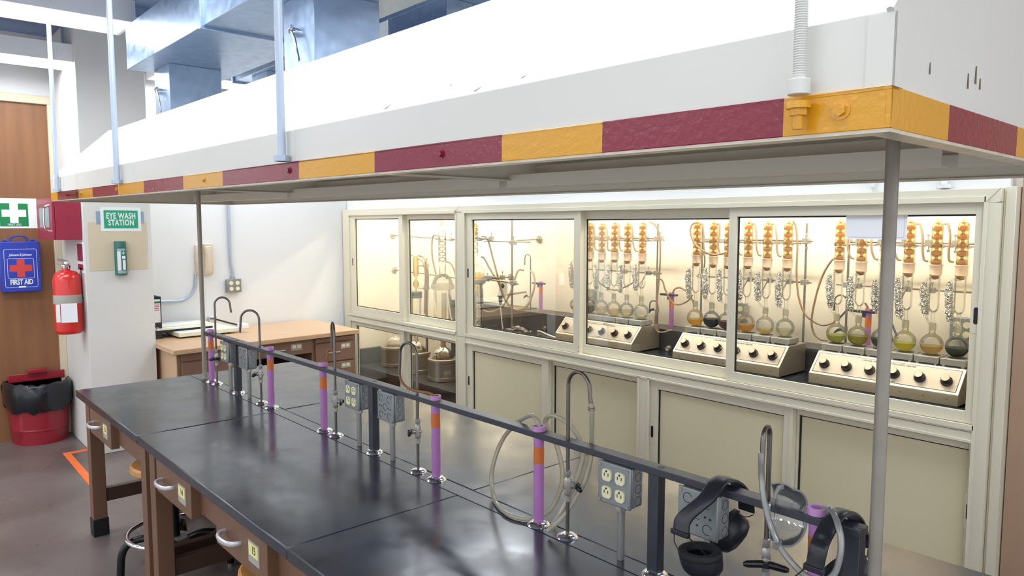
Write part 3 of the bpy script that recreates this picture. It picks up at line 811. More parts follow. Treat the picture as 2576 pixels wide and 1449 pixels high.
fs = [(i * N_ + j, i * N_ + (j + 1) % N_, (i + 1) * N_ + (j + 1) % N_, (i + 1) * N_ + j) for i in range(len(lev) - 1) for j in range(N_)]
b.add(vs, fs).build('bin_bag', 'bag_black', r, angle=80)
MB().box(0.004, 0.02, -0.18, 0.18, 0.44, 0.5).box(0.004, 0.05, -0.06, 0.06, 0.5, 0.53).build('lid', 'red_paint', r, bevel=0.004)

# ------------------------------------------------------------------ wall phone, conduits, wall outlet
r = thing('wall_phone', 'beige wall telephone behind the grey post above the desk', 'telephone', (WX, 2.03, 1.33))
MB().box(0, 0.035, -0.065, 0.075, -0.13, 0.12).build('phone_base', 'phone_beige', r, bevel=0.012)
hs = MB()
hs.tube([(0.075, 0.015, -0.105), (0.085, 0.015, -0.06), (0.085, 0.015, 0.05), (0.075, 0.015, 0.1)], [0.024, 0.02, 0.02, 0.024], 12, flat=(1, 1.3))
hs.box(0.036, 0.09, -0.012, 0.042, 0.075, 0.125).box(0.036, 0.09, -0.012, 0.042, -0.125, -0.078)
hs.build('handset', 'phone_beige', r, bevel=0.006)
MB().cyl((0.035, -0.04, 0.075), (0.05, -0.04, 0.075), 0.008, n=10).build('hook', 'chrome', r)
pts = [at(*p, x=WX + 0.015) for p in ((492, 690), (492, 715), (490, 726), (484, 738), (474, 748), (460, 755), (440, 757), (400, 759), (376, 760))]
r = tag(MB().tube(curve(pts, 5), 0.011, 10).build('phone_conduit', 'rod_galv'), 'bent steel conduit running from the telephone towards the column', 'conduit')
b = MB()
p = at(584, 718, x=WX)
r = thing('wall_outlet', 'grey box with four sockets at the end of the long vertical wall conduit', 'outlet box', (WX, p.y, p.z))
MB().box(0, 0.045, -0.058, 0.058, -0.055, 0.055).build('box', 'box_grey', r, bevel=0.004)
MB().box(0.045, 0.05, -0.06, 0.06, -0.057, 0.057).build('cover', 'box_grey', r, bevel=0.003)
for sy in (-1, 1):
    for sz in (-1, 1):
        MB().cyl((0.05, sy * 0.026, sz * 0.024), (0.056, sy * 0.026, sz * 0.024), 0.017, n=18).build('receptacle', 'ivory', r)
MB().tube(curve([(0.02, 0, 0.055), (0.02, 0, 0.12), (0.02, -0.012, 0.2), (0.02, -0.015, 0.4), (0.02, -0.02, 1.0), (0.02, -0.02, 3.0 - p.z)], 6), 0.0115, 10).build('conduit', 'rod_galv', r)
MB().cyl((0.02, 0, 0.052), (0.02, 0, 0.075), 0.018, n=6).build('conduit_nut', 'zinc', r)

# ------------------------------------------------------------------ desk
r = thing('desk', 'brown drawer desk with a light wood top against the white wall', 'desk', (-5.25, 2.235, 0))
r.rotation_euler = (0, 0, 0.0)
DT = 0.75
MB().prism([(-0.9, -0.735), (0.03, -0.735), (-0.045, 0.735), (-0.9, 0.735)], 'z', DT - 0.035, DT).build('desk_top', 'desk_wood', r, bevel=0.004)
def dx(y): return -0.012 - 0.05 * (y + 0.735) / 1.47
for side, y0, y1 in (('a', -0.69, -0.18), ('b', 0.33, 0.715)):
    xf = dx((y0 + y1) / 2) - 0.03
    MB().box(-0.86, xf, y0, y1, 0.08, DT - 0.036).build('pedestal', 'desk_brown', r, bevel=0.002)
    if side == 'a':
        MB().box(-0.86, xf + 0.001, y0 - 0.006, y0, 0.03, DT - 0.036).build('side_panel', 'desk_side', r)
        hs_ = ((0.655, 0.705), (0.36, 0.645), (0.1, 0.35))
    else: hs_ = ((0.67, 0.705), (0.51, 0.66), (0.35, 0.5), (0.1, 0.34))
    for i, (z0, z1_) in enumerate(hs_):
        o = MB().box(xf, xf + 0.018, y0 + 0.025, y1 - 0.02, z0, z1_).build('drawer' if i else 'pull_board', 'desk_brown', r, bevel=0.003)
        if i:
            yc = y0 + (y1 - y0) * (0.45 if side == 'b' else 0.42); zc = z0 + (z1_ - z0) * 0.5
            MB().tube([(xf + 0.018, yc - 0.06, zc), (xf + 0.04, yc - 0.055, zc), (xf + 0.043, yc, zc), (xf + 0.04, yc + 0.055, zc), (xf + 0.018, yc + 0.06, zc)], 0.006, 8).build('drawer_pull', 'zinc', o)
            yl = y1 - 0.1
            MB().box(xf + 0.018, xf + 0.021, yl - 0.04, yl + 0.045, zc + 0.02, zc + 0.062, 1).box(xf + 0.021, xf + 0.0216, yl - 0.03, yl - 0.004, zc + 0.034, zc + 0.054, 0).box(xf + 0.021, xf + 0.0216, yl + 0.008, yl + 0.034, zc + 0.034, zc + 0.054, 0).build('label_holder', ['ivory', 'label_grey'], o)
xf = dx(0.1) - 0.025
o = MB().box(xf - 0.3, xf, -0.18, 0.33, 0.6, DT - 0.036).build('knee_drawer', 'desk_brown', r, bevel=0.003)
MB().box(xf, xf + 0.003, 0.15, 0.24, 0.635, 0.685, 1).box(xf + 0.003, xf + 0.0036, 0.16, 0.19, 0.652, 0.678, 0).box(xf + 0.003, xf + 0.0036, 0.2, 0.23, 0.652, 0.678, 0).build('label_holder', ['ivory', 'label_grey'], o)
MB().tube([(xf, -0.02, 0.65), (xf + 0.03, -0.01, 0.65), (xf + 0.03, 0.09, 0.65), (xf, 0.1, 0.65)], 0.006, 8).build('drawer_pull', 'zinc', o)
MB().box(-0.86, -0.84, -0.18, 0.33, 0.1, DT - 0.036).build('modesty_panel', 'black', r)

# paper trimmer on the desk
p = at(560, 832, z=0.78)
r = thing('paper_trimmer', 'white guillotine paper trimmer with yellow rule lying on the desk', 'paper trimmer', (p.x - 0.19, p.y - 0.14, DT), math.radians(3))
MB().box(-0.2, 0.2, -0.2, 0.26, 0.012, 0.045).build('base_board', 'trim_board', r, bevel=0.004)
MB().box(-0.19, 0.09, -0.32, 0.12, 0.062, 0.078).build('cutting_bed', 'white_plastic', r, bevel=0.003)
MB().box(0.03, 0.055, -0.315, 0.115, 0.078, 0.0795).build('yellow_rule', 'trim_yellow', r)
MB().box(-0.18, -0.165, -0.3, 0.12, 0.078, 0.088).build('paper_fence', 'chrome', r)
for s_ in (-0.15, 0.15):
    for y_ in (-0.15, 0.2): MB().cyl((s_, y_, 0), (s_, y_, 0.012), 0.012, n=12).build('foot', 'black', r)
MB().box(-0.18, 0.08, -0.3, 0.1, 0.045, 0.062).build('bed_support', 'binder_black', r)
MB().tube([(-0.2, 0.21, 0.085), (0.0, 0.262, 0.062), (0.16, 0.285, 0.055)], [0.007, 0.007, 0.006], 8).build('cutter_arm', 'black', r)
MB().box(0.14, 0.25, 0.27, 0.32, 0.035, 0.075).build('arm_grip', 'white_plastic', r, bevel=0.006)
MB().box(-0.22, -0.18, 0.18, 0.24, 0.045, 0.1).build('hinge', 'chrome', r, bevel=0.003)

# ring binder
p = at(394, 850, x=-5.84)
r = thing('ring_binder', 'black lever arch binder standing on the desk against the column', 'binder', (-5.84, 1.57, DT))
MB().box(-0.27, 0, -0.034, -0.031, 0, 0.318).box(-0.27, 0, 0.031, 0.034, 0, 0.318).box(-0.003, 0, -0.034, 0.034, 0, 0.318).build('cover', 'binder_black', r)
MB().box(-0.25, -0.02, -0.026, 0.022, 0.006, 0.3).build('pages', 'paper', r)
MB().box(0, 0.0012, -0.027, 0.027, 0.125, 0.3).build('spine_label', 'paper', r)
MB().box(0.0012, 0.0018, -0.027, 0.027, 0.27, 0.285).build('green_bar', 'sign_green_dark', r)
k = MB()
for i in range(4): k.box(0.0012, 0.0018, -0.02, 0.02, 0.255 - i * 0.013, 0.26 - i * 0.013)
k.build('red_writing', 'red_text', r)
MB().lathe([(0.008, 0), (0.014, 0), (0.014, 0.003), (0.008, 0.003)], (0, 0, 0.075), 20, mx=Matrix(((0, 0, 1), (1, 0, 0), (0, 1, 0)))).build('finger_ring', 'chrome', r)

# ------------------------------------------------------------------ stools under the bench
def stool(loc, label, rz, seat_z):
    r = thing('lab_stool', label, 'stool', loc, rz, 'stools under the bench')
    MB().lathe([(0.0001, seat_z), (0.165, seat_z), (0.175, seat_z - 0.008), (0.175, seat_z - 0.028), (0.165, seat_z - 0.035), (0.0001, seat_z - 0.035)], n=36).build('seat', 'seat_wood', r)
    MB().cyl((0, 0, 0.16), (0, 0, seat_z - 0.035), 0.021, n=16).build('column', 'black_gloss', r)
    MB().lathe([(0.0001, 0.175), (0.06, 0.17), (0.07, 0.15), (0.07, 0.14), (0.0001, 0.14)], n=24).build('hub', 'zinc', r)
    for i in range(4):
        a = PI / 4 + i * PI / 2
        c_, s_ = math.cos(a), math.sin(a)
        pts = curve([(c_ * q, s_ * q, z_) for q, z_ in ((0.05, 0.155), (0.12, 0.175), (0.19, 0.16), (0.225, 0.11), (0.235, 0.012))], 5)
        o = MB().tube(pts, 0.017, 10).build('leg', 'black_gloss', r)
        MB().cyl((c_ * 0.235, s_ * 0.235, 0), (c_ * 0.235, s_ * 0.235, 0.016), 0.015, n=12).build('foot', 'chrome', o)
    MB().tube(arc((0, 0, 0.2), 0.2, 0, 2 * PI, (1, 0, 0), (0, 1, 0), 40)[:-1], 0.0095, 10, closed=True).build('foot_ring', 'chrome', r)
    return r
stool((-3.475, 0.975, 0), 'lab stool with chrome foot ring under the desk end of the bench', 0.35, 0.53)
stool((-2.2, 0.98, 0), 'lab stool whose wooden seat shows under the drawer numbered 15', 0.2, 0.5)
# ------------------------------------------------------------------ fume cupboard
FY0 = 3.30
ZC = 0.78          # worktop inside
BY = 4.12          # back of the inside
r = cup = thing('fume_cupboard', 'long cream fume cupboard with sliding glass sashes along the wall', 'fume cupboard', (-3.5, FY0, 0))
def fbox(k, x0, x1, z0, z1, y0=FY0, y1=FY0 + 0.09): return k.box(x0, x1, y0, y1, z0, z1)
k = MB()
fbox(k, -6.16, -0.885, 1.692, 1.747); fbox(k, -6.16, -6.045, 0.0, 1.692); fbox(k, -0.938, -0.885, 0.0, 1.692)
fbox(k, -4.405, -4.3, 0.0, 1.692)
fbox(k, -6.045, -4.405, 0.722, 0.795); fbox(k, -4.3, -0.938, 0.722, 0.795)
fbox(k, -2.65, -2.575, 0.08, 0.722); fbox(k, -4.3, -0.938, 0.0, 0.09); fbox(k, -6.045, -4.405, 0.0, 0.09)
k.build('frame', 'cupboard_paint', cup, 'w', bevel=0.002)
k = MB()                                                                   # raised beads along the frame
for x0, x1 in ((-6.05, -4.4), (-4.3, -0.935)):
    k.box(x0, x1, FY0 - 0.006, FY0, 1.692, 1.716).box(x0, x1, FY0 - 0.006, FY0, 0.774, 0.797).box(x0, x1, FY0 - 0.005, FY0, 0.722, 0.734)
k.box(-4.412, -4.398, FY0 - 0.006, FY0, 0.09, 1.716).box(-4.31, -4.296, FY0 - 0.006, FY0, 0.09, 1.716).box(-0.942, -0.928, FY0 - 0.006, FY0, 0.09, 1.716)
k.box(-2.655, -2.641, FY0 - 0.005, FY0, 0.09, 0.73).box(-2.584, -2.57, FY0 - 0.005, FY0, 0.09, 0.73)
k.build('frame_bead', 'cupboard_paint', cup, 'w', bevel=0.0015)
k = MB().box(-4.41, -4.405 + 0.07, FY0 - 0.0015, FY0, 1.7, 1.703)
k.box(-6.1, -0.935, FY0 - 0.0012, FY0, 0.7655, 0.7675)
k.add([(-0.885, FY0 - 0.0062, 1.747), (-0.887, FY0 - 0.0062, 1.747), (-0.936, FY0 - 0.0062, 1.692), (-0.934, FY0 - 0.0062, 1.692)], [(0, 1, 2, 3)])
k.add([(-4.353, FY0 - 0.0062, 1.747), (-4.355, FY0 - 0.0062, 1.747), (-4.407, FY0 - 0.0062, 1.692), (-4.405, FY0 - 0.0062, 1.692)], [(0, 1, 2, 3)])
k.build('joint_line', 'stain', cup, 'w', smooth=False)
k = MB().box(-0.884, -0.862, FY0 + 0.03, BY, 0, 1.75).box(-0.875, -0.84, FY0 + 0.02, FY0 + 0.12, 0, 1.752)
k.build('end_panel', 'cupboard_paint', cup, 'w', bevel=0.002)
k = MB().box(-6.16, -0.87, FY0 + 0.05, FY0 + 0.08, 1.747, 2.12)
k.build('fascia', 'wall_paint', cup, 'w')
MB().box(-6.16, -0.87, FY0 + 0.08, BY, 2.06, 2.12).build('roof_panel', 'liner', cup, 'w')
MB().box(-1.4, -1.38, FY0 + 0.03, FY0 + 0.05, 1.77, 2.12).build('fascia_strip', 'wall_paint', cup, 'w')
MB().cyl((-1.1, FY0 + 0.035, 1.765), (-1.1, FY0 + 0.035, 2.12), 0.012).cyl((-1.1, FY0 + 0.035, 1.755), (-1.1, FY0 + 0.035, 1.77), 0.024).build('fascia_pipe', 'wall_paint', cup, 'w')
k = MB().box(-6.16, -0.885, BY, BY + 0.015, 0.09, 2.06).box(-6.165, -6.14, FY0 + 0.09, BY, 0.09, 2.06).box(-0.9, -0.885, FY0 + 0.09, BY, 0.09, 2.06)
k.box(-5.46, -5.4, BY - 0.14, BY, 0.28, 2.06)
k.build('lining', 'liner', cup, 'w', smooth=False)
# worktops
k = MB().box(-4.38, -0.9, FY0 + 0.1, 3.93, ZC - 0.03, ZC); k.build('worktop', 'epoxy', cup, 'w', bevel=0.002)
k = MB().box(-4.38, -0.9, 3.93, BY, ZC - 0.03, 0.915); k.build('back_ledge', 'epoxy_matte', cup, 'w', bevel=0.004)
k = MB().box(-6.14, -4.38, FY0 + 0.1, BY, 0.25, 0.28); k.build('low_worktop', 'epoxy_matte', cup, 'w', bevel=0.003)
k = MB().box(-5.4, -4.38, 3.98, BY, 0.28, 0.92); k.build('back_ledge', 'epoxy_matte', cup, 'w', bevel=0.003)
k = MB().box(-6.14, -6.11, FY0 + 0.1, BY, 0.28, 0.43); k.build('side_curb', 'epoxy_matte', cup, 'w', bevel=0.003)
MB().box(-4.38, -4.36, FY0 + 0.1, BY, 0.28, 0.76).build('inner_wall', 'epoxy_matte', cup, 'w')
MB().box(-6.14, -4.4, FY0 + 0.11, FY0 + 0.13, 0.0, 0.25).build('plinth', 'table_dark', cup, 'w')
MB().box(-5.445, -5.43, 4.0, 4.02, 0.9, 2.06).box(-5.33, -5.315, 4.09, 4.105, 0.92, 2.06).build('riser_pipe', 'conduit_grey', cup, 'w')
# tubes that light the inside, up behind the head rail
for x0, x1, yl in ((-5.9, -4.6, 3.56), (-5.9, -4.6, 3.86), (-4.1, -2.7, 3.56), (-2.4, -1.1, 3.56)):  # rear tube at the desk end is added to brighten the low bay
    o = MB().box(x0, x1, yl - 0.06, yl + 0.06, 2.0, 2.055).build('inner_lamp', 'white_plastic', cup, 'w')
    MB().cyl((x0 + 0.03, yl, 1.985), (x1 - 0.03, yl, 1.985), 0.016, n=12).build('lamp_tube', 'cupboard_tube', o, 'w')

def sash(x0, x1, z0, z1, g, track, solid=False, pull=None, endcap=None):
    gx0, gx1, gz0, gz1 = g
    y0 = FY0 + (0.012 if track == 0 else 0.045); y1 = y0 + 0.028
    k = MB().box(x0, gx0, y0, y1, z0, z1).box(gx1, x1, y0, y1, z0, z1).box(gx0, gx1, y0, y1, z0, gz0).box(gx0, gx1, y0, y1, gz1, z1)
    o = k.build('door' if solid else 'sash', 'cupboard_paint', cup, 'w', bevel=0.0012)
    yg = y0 + 0.017
    if solid:
        MB().box(gx0 - 0.004, gx1 + 0.004, yg, yg + 0.006, gz0 - 0.004, gz1 + 0.004).build('door_panel', 'cupboard_panel', o, 'w')
    else:
        MB().box(gx0 - 0.004, gx1 + 0.004, yg, yg + 0.004, gz0 - 0.004, gz1 + 0.004).build('pane', 'pane_glass', o, 'w', smooth=False)
    e = 0.009
    k = MB().box(gx0 - 0.001, gx0 + e, yg - 0.004, yg - 0.0005, gz0, gz1).box(gx1 - e * 0.4, gx1 + 0.001, yg - 0.004, yg - 0.0005, gz0, gz1)
    k.box(gx0, gx1, yg - 0.004, yg - 0.0005, gz0, gz0 + e * 0.7).box(gx0, gx1, yg - 0.004, yg - 0.0005, gz1 - e * 0.8, gz1)
    k.build('glazing_gasket', 'gasket', o, 'w', smooth=False)
    if pull:
        px, pz = pull
        k = MB().box(px - 0.016, px + 0.016, y0 - 0.002, y0 + 0.001, pz - 0.072, pz + 0.072)
        h = k.build('pull_plate', 'cupboard_paint', o, 'w', bevel=0.001)
        sl = [(px + 0.0085 * math.cos(a), pz + (0.026 if math.sin(a) > 0 else -0.026) + 0.0085 * math.sin(a)) for a in [2 * PI * i / 24 for i in range(24)]]
        MB().prism(sl, 'y', y0 - 0.0026, y0 - 0.001).build('finger_slot', 'black', h, 'w', smooth=False)
    if endcap:
        MB().box(endcap - 0.002, endcap + 0.016, y0 - 0.004, y0 + 0.05, z0 - 0.002, z1).build('end_cap', 'cupboard_paint', o, 'w')
        MB().cyl((endcap + 0.007, y0 - 0.0046, z0 + 0.04), (endcap + 0.007, y0 - 0.003, z0 + 0.04), 0.003, n=8).cyl((endcap + 0.007, y0 - 0.0046, z0 + 0.012), (endcap + 0.007, y0 - 0.003, z0 + 0.012), 0.003, n=8).build('end_screws', 'black', o, 'w')
    return o
sash(-6.045, -5.17, 0.797, 1.692, (-5.96, -5.222, 0.862, 1.662), 0, pull=(-6.0, 1.27), endcap=-5.17)
sash(-5.165, -4.405, 0.797, 1.692, (-5.125, -4.41, 0.862, 1.65), 1)
sash(-4.3, -3.145, 0.797, 1.692, (-4.228, -3.188, 0.853, 1.645), 0, pull=(-4.272, 1.25), endcap=-3.145)
sash(-3.14, -2.09, 0.797, 1.692, (-3.12, -2.1, 0.853, 1.64), 1)
sash(-2.086, -0.938, 0.797, 1.692, (-2.042, -0.973, 0.846, 1.646), 0, pull=(-0.953, 1.24))
sash(-6.045, -5.17, 0.09, 0.722, (-5.96, -5.222, 0.14, 0.685), 0, endcap=-5.17)
sash(-5.165, -4.405, 0.09, 0.722, (-5.125, -4.41, 0.14, 0.692), 1)
sash(-4.3, -3.43, 0.09, 0.722, (-4.228, -3.478, 0.14, 0.673), 0, True, pull=(-4.268, 0.44), endcap=-3.43)
sash(-3.41, -2.65, 0.09, 0.722, (-3.4, -2.66, 0.14, 0.68), 1, True)
sash(-2.575, -1.725, 0.09, 0.722, (-2.52, -1.755, 0.14, 0.673), 0, True, pull=(-2.553, 0.42), endcap=-1.722)
sash(-1.705, -0.938, 0.09, 0.722, (-1.695, -0.962, 0.14, 0.682), 1, True, pull=(-0.951, 0.42))
k = MB().cyl((-0.905, FY0 + 0.1, 0.765), (-0.905, FY0 + 0.1, 0.766), 0.002)

# notice taped to the pane
p0 = at(2127, 601, y=3.326); p1 = at(2281, 603, y=3.326)
r = thing('paper_notice', 'white paper notice taped high on the glass in front of the condensers', 'notice', (p0.x, 3.3245, p0.z))
wd = p1.x - p0.x
MB().prism([(0.006, 0), (wd, 0), (wd, 0.175), (0.0, 0.175), (0.0, 0.012)], 'y', 0, 0.0008).build('sheet', 'paper', r)
MB().box(0.012, wd - 0.012, -0.0004, 0, 0.0085, 0.0095).box(wd - 0.0125, wd - 0.0115, -0.0004, 0, 0.009, 0.11).build('printed_border', 'label_grey', r)

# ------------------------------------------------------------------ extraction heaters
def heater(x0, label):
    r = thing('extraction_heater', label, 'heater', (x0, 3.622, ZC), 0, 'row heaters in the fume cupboard')
    Lh = 0.695
    pr = [(0, 0.008), (0, 0.06), (0.1, 0.165), (0.29, 0.165), (0.29, 0.008)]
    MB().prism(pr, 'x', 0, Lh).build('housing', 'steel', r, bevel=0.002)
    nv = Vector((0, -0.105, 0.1)).normalized(); sv = Vector((0, 0.1, 0.105)).normalized()
    def SP(x, s, h=0): return Vector((x, 0, 0.06)) + sv * s + nv * h
    def quad(k, xa, xb, sa, sb, h, m=0): k.add([SP(xa, sa, h), SP(xb, sa, h), SP(xb, sb, h), SP(xa, sb, h)], [(0, 1, 2, 3)], m)
    S = 0.145
    k = MB(); quad(k, 0.012, Lh - 0.012, 0.012, S - 0.01, 0.0006, 1); quad(k, 0.0155, Lh - 0.0155, 0.0155, S - 0.0135, 0.001, 0)
    k.build('control_panel', ['steel_panel', 'black'], r, smooth=False)
    mx = Matrix.Identity(3); mx.col[0] = (1, 0, 0); mx.col[1] = sv; mx.col[2] = nv
    mx4 = mx.to_4x4()
    for i in range(6):
        c_ = SP(0.062 + 0.1142 * i, 0.064, 0)
        o = MB().lathe([(0.0255, 0.001), (0.0255, 0.01), (0.0215, 0.013), (0.0195, 0.033), (0.0185, 0.035), (0.0001, 0.035)], c_, 28, mx=mx).build('dial', 'black_gloss', r)
        MB().lathe([(0.0175, 0.0352), (0.0175, 0.0358), (0.0001, 0.0358)], c_, 24, mx=mx).build('dial_cap', 'steel_panel', o)
        q = MB()
        for j in range(11):
            a = math.radians(-60 + 30 * j)
            q.sphere(c_ + (mx @ Vector((math.cos(a) * 0.031, math.sin(a) * 0.031, 0.001))), 0.0011, 4)
        q.build('dial_scale', 'black', o)
    wm = Matrix.Translation(r.location + SP(0.36, S - 0.024, 0.0014)) @ mx4
    text('lettering', 'LAB-LINE  MULTI-UNIT  EXTRACTION  HEATER', 0.0125, wm, 'black', r, shear=0.2, squeeze=0.95)
    wm = Matrix.Translation(r.location + SP(0.4, 0.021, 0.0014)) @ mx4
    text('lettering', 'Lab-Line', 0.011, wm, 'black', r, shear=0.3)
    q = MB()
    for i in range(7): q.cyl((0.05 + i * 0.1, -0.0012, 0.036), (0.05 + i * 0.1, 0, 0.036), 0.003, n=10)
    q.build('front_screws', 'stain', r)
    for i in range(6):
        xa = 0.006 + 0.1142 * i
        k = MB().box(xa, xa + 0.109, 0.112, 0.228, 0.1705, 0.203)
        o = k.build('hot_plate', 'plate_alu', r, bevel=0.004)
        MB().lathe([(0.0001, 0.2035), (0.036, 0.2035), (0.04, 0.203)], (xa + 0.0545, 0.172, 0)).build('plate_well', 'gasket', o)
        q = MB()
        for sx in (0.015, 0.094):
            for sy in (0.12, 0.218): q.cyl((xa + sx, sy, 0.164), (xa + sx, sy, 0.178), 0.007, n=10)
        q.build('plate_feet', 'zinc', o)
    q = MB()
    for sx in (0.04, Lh - 0.04):
        for sy in (0.04, 0.25): q.cyl((sx, sy, 0), (sx, sy, 0.01), 0.012, n=10)
    q.build('feet', 'black', r)
    return r
HN = ('the heater by the foil', 'the middle heater', 'the heater under the notice')
HX = (-3.665, -2.65, -1.79)
heater(HX[0], 'steel six plate extraction heater with clear flasks, standing by the crumpled foil')
heater(HX[1], 'steel six plate extraction heater standing between the two others')
heater(HX[2], 'steel six plate extraction heater beneath the paper notice')

XS = ([-3.62, -3.497, -3.386, -3.27, -3.157, -3.032], [-2.612, -2.494, -2.392, -2.262, -2.142, -2.02], [-1.733, -1.62, -1.502, -1.393, -1.272, -1.163])
FYc = 3.795; FZ = ZC + 0.2045
ORD = ('first', 'second', 'third', 'fourth', 'fifth', 'sixth')
LIQ = ([('straw_liquid', 'pale straw', .35), ('brown_liquid', 'red brown', .5), ('straw_liquid', 'pale straw', .5), ('straw_liquid', 'pale straw', .45), ('clear_liquid', 'nearly clear', .5), ('clear_liquid', 'faint clear', .25)],
       [('yellow_liquid', 'amber yellow', .42), ('black_liquid', 'inky black', .55), ('brown_liquid', 'reddish brown', .5), ('gold_liquid', 'golden', .42), ('straw_liquid', 'pale straw', .3), ('clear_liquid', 'nearly clear', .4)],
       [('green_liquid', 'yellow green', .42), ('olive_liquid', 'olive yellow', .5), ('darkgreen_liquid', 'murky dark', .5), ('lime_liquid', 'bright lemon', .42), ('tan_liquid', 'light tan', .42), ('darkgreen_liquid', 'dark green', .45)])
RB = 0.0505
def flask_proto():
    r = thing('round_flask', 'x', 'flask', (0, 0, 0), 0, 'round flasks on the extraction heaters')
    prof = [(0.0001, 0.0)]
    for i in range(1, 15):
        a = -PI / 2 + i * PI / 17
        prof.append((RB * math.cos(a), RB + RB * math.sin(a)))
    prof += [(0.0165, 0.1), (0.0135, 0.108), (0.013, 0.116)]
    MB().lathe(prof, n=28).build('bulb', 'lab_glass', r)
    MB().lathe([(0.013, 0.116), (0.0155, 0.117), (0.0155, 0.148), (0.0165, 0.15), (0.014, 0.152)], n=24).build('neck', 'joint_glass', r)
    return r
def liquid(r, m_, fill):
    R_ = RB - 0.0015; zt = 2 * RB * fill; prof = [(0.0001, 0.0015)]
    k = 12
    a1 = math.asin(max(-1, min(1, (zt - RB) / R_)))
    for i in range(1, k + 1):
        a = -PI / 2 + (a1 + PI / 2) * i / k
        prof.append((R_ * math.cos(a), RB + R_ * math.sin(a)))
    prof.append((0.0001, zt))
    MB().lathe(prof, n=28).build('liquid', m_, r, angle=60)
thin_glass('joint_glass', (240, 236, 224), body=0.45, bodycol=(232, 226, 206), refl=0.8, rough=0.2)
FL0 = flask_proto()
first = True
SIDES = []
for g in range(3):
    for i in range(6):
        lab = 'round flask of %s liquid, %s from the desk on %s' % (LIQ[g][i][1], ORD[i], HN[g])
        loc = (XS[g][i], FYc, FZ)
        if first: o = FL0; o.location = loc; o['label'] = lab; first = False
        else: o = dup(FL0, loc, None, lab)
        SIDES.append((o, LIQ[g][i]))
for o, lq in SIDES: liquid(o, lq[0], lq[2])

# soxhlet bodies with their foil wrapped side arms
def extractor(x, lab, seed):
    rs = random.Random(seed)
    r = thing('soxhlet_extractor', lab, 'extractor', (x, FYc, FZ + 0.118), 0, 'glass extractors over the heaters')
    MB().lathe([(0.0095, 0.0), (0.0105, 0.035), (0.009, 0.045), (0.0088, 0.085), (0.017, 0.093), (0.0235, 0.105), (0.0245, 0.12), (0.0245, 0.262), (0.027, 0.268)], n=24).build('glass_body', 'lab_glass', r)
    off = Vector((-0.03, -0.028, 0))
    pts = []; rad = []
    lean = rs.uniform(-0.008, 0.006); ph = rs.uniform(0, 6)
    zt, zb = 0.236 + rs.uniform(-0.01, 0.008), 0.058 + rs.uniform(-0.012, 0.014)
    for j in range(26):
        t = j / 25
        pts.append(off + Vector((lean * t - 0.006 * math.sin(t * 3.1 + ph * 0.2) + rs.uniform(-.0015, .0015), rs.uniform(-.0015, .0015), zt + (zb - zt) * t)))
        rad.append((0.009 + 0.0085 * min(1, t * 4) * min(1, (1 - t) * 5 + 0.35)) * rs.uniform(0.86, 1.16))
    k = MB().tube(pts, rad, 14)
    for q in range(len(k.v)): k.v[q] += Vector((rs.uniform(-.0022, .0022), rs.uniform(-.0022, .0022), rs.uniform(-.002, .002)))
    k.build('foil_wrap', 'foil', r, smooth=False)
    MB().tube(curve([(0, 0, 0.247), off * 0.6 + Vector((0, 0, 0.248)), pts[0]], 4), 0.0055, 8).tube(curve([pts[-1], off * 0.5 + Vector((0, 0, 0.04)), (0, 0, 0.03)], 4), 0.005, 8).build('side_arm', 'lab_glass', r)
    return r
for g in range(3):
    for i in range(6):
        extractor(XS[g][i], 'foil wrapped glass extractor, %s from the desk over %s' % (ORD[i], HN[g]), g * 10 + i)

# bulb condensers filled with amber water
def condenser():
    r = thing('bulb_condenser', 'x', 'condenser', (0, 0, 0), 0, 'amber bulb condensers in the fume cupboard')
    prof = [(0.0245, 0.055), (0.0248, 0.06), (0.0248, 0.245)] + [(0.0248 * math.cos(a), 0.245 + 0.02 * math.sin(a)) for a in [PI / 2 * j / 6 for j in range(1, 6)]] + [(0.008, 0.268), (0.008, 0.278)]
    MB().lathe(prof, n=24).build('jacket', 'amber_water', r)
    pr = [(0.007, 0.05)]
    for b_ in range(5):
        zc = 0.076 + b_ * 0.0395
        for rr_, zz_ in ((0.008, -0.0175), (0.0155, -0.0135), (0.0228, -0.0085), (0.0236, -0.004), (0.0236, 0.005), (0.0222, 0.009), (0.015, 0.0135), (0.008, 0.0175)):
            pr.append((rr_, zc + zz_))
    pr.append((0.0085, 0.262))
    MB().lathe(pr, n=24).build('inner_bulbs', 'amber_bulb', r)
    MB().lathe([(0.022, 0.012), (0.0262, 0.014), (0.0272, 0.056), (0.0305, 0.06), (0.0305, 0.064), (0.025, 0.064)], n=24).build('ground_joint', 'frost', r)
    MB().lathe([(0.0215, 0.012), (0.02, 0.004), (0.012, -0.005), (0.0001, -0.008)], n=20).build('drip_tip', 'amber_bulb', r)
    k = MB().tube([(0.018, -0.004, 0.25), (0.03, -0.008, 0.256), (0.036, -0.01, 0.255)], 0.0048, 8).tube([(-0.02, -0.004, 0.076), (-0.033, -0.006, 0.076)], 0.0048, 8)
    k.build('hose_nipple', 'lab_glass', r)
    return r
CZ = 1.355
C0 = condenser(); first = True
for g in range(3):
    for i in range(6):
        lab = 'amber bulb condenser, %s from the desk over %s' % (ORD[i], HN[g])
        loc = (XS[g][i] + 0.002, FYc, CZ + (0.004, 0, -0.003, 0.002, -0.002, 0.0)[i])
        if first: C0.location = loc; C0['label'] = lab; first = False
        else: dup(C0, loc, None, lab)

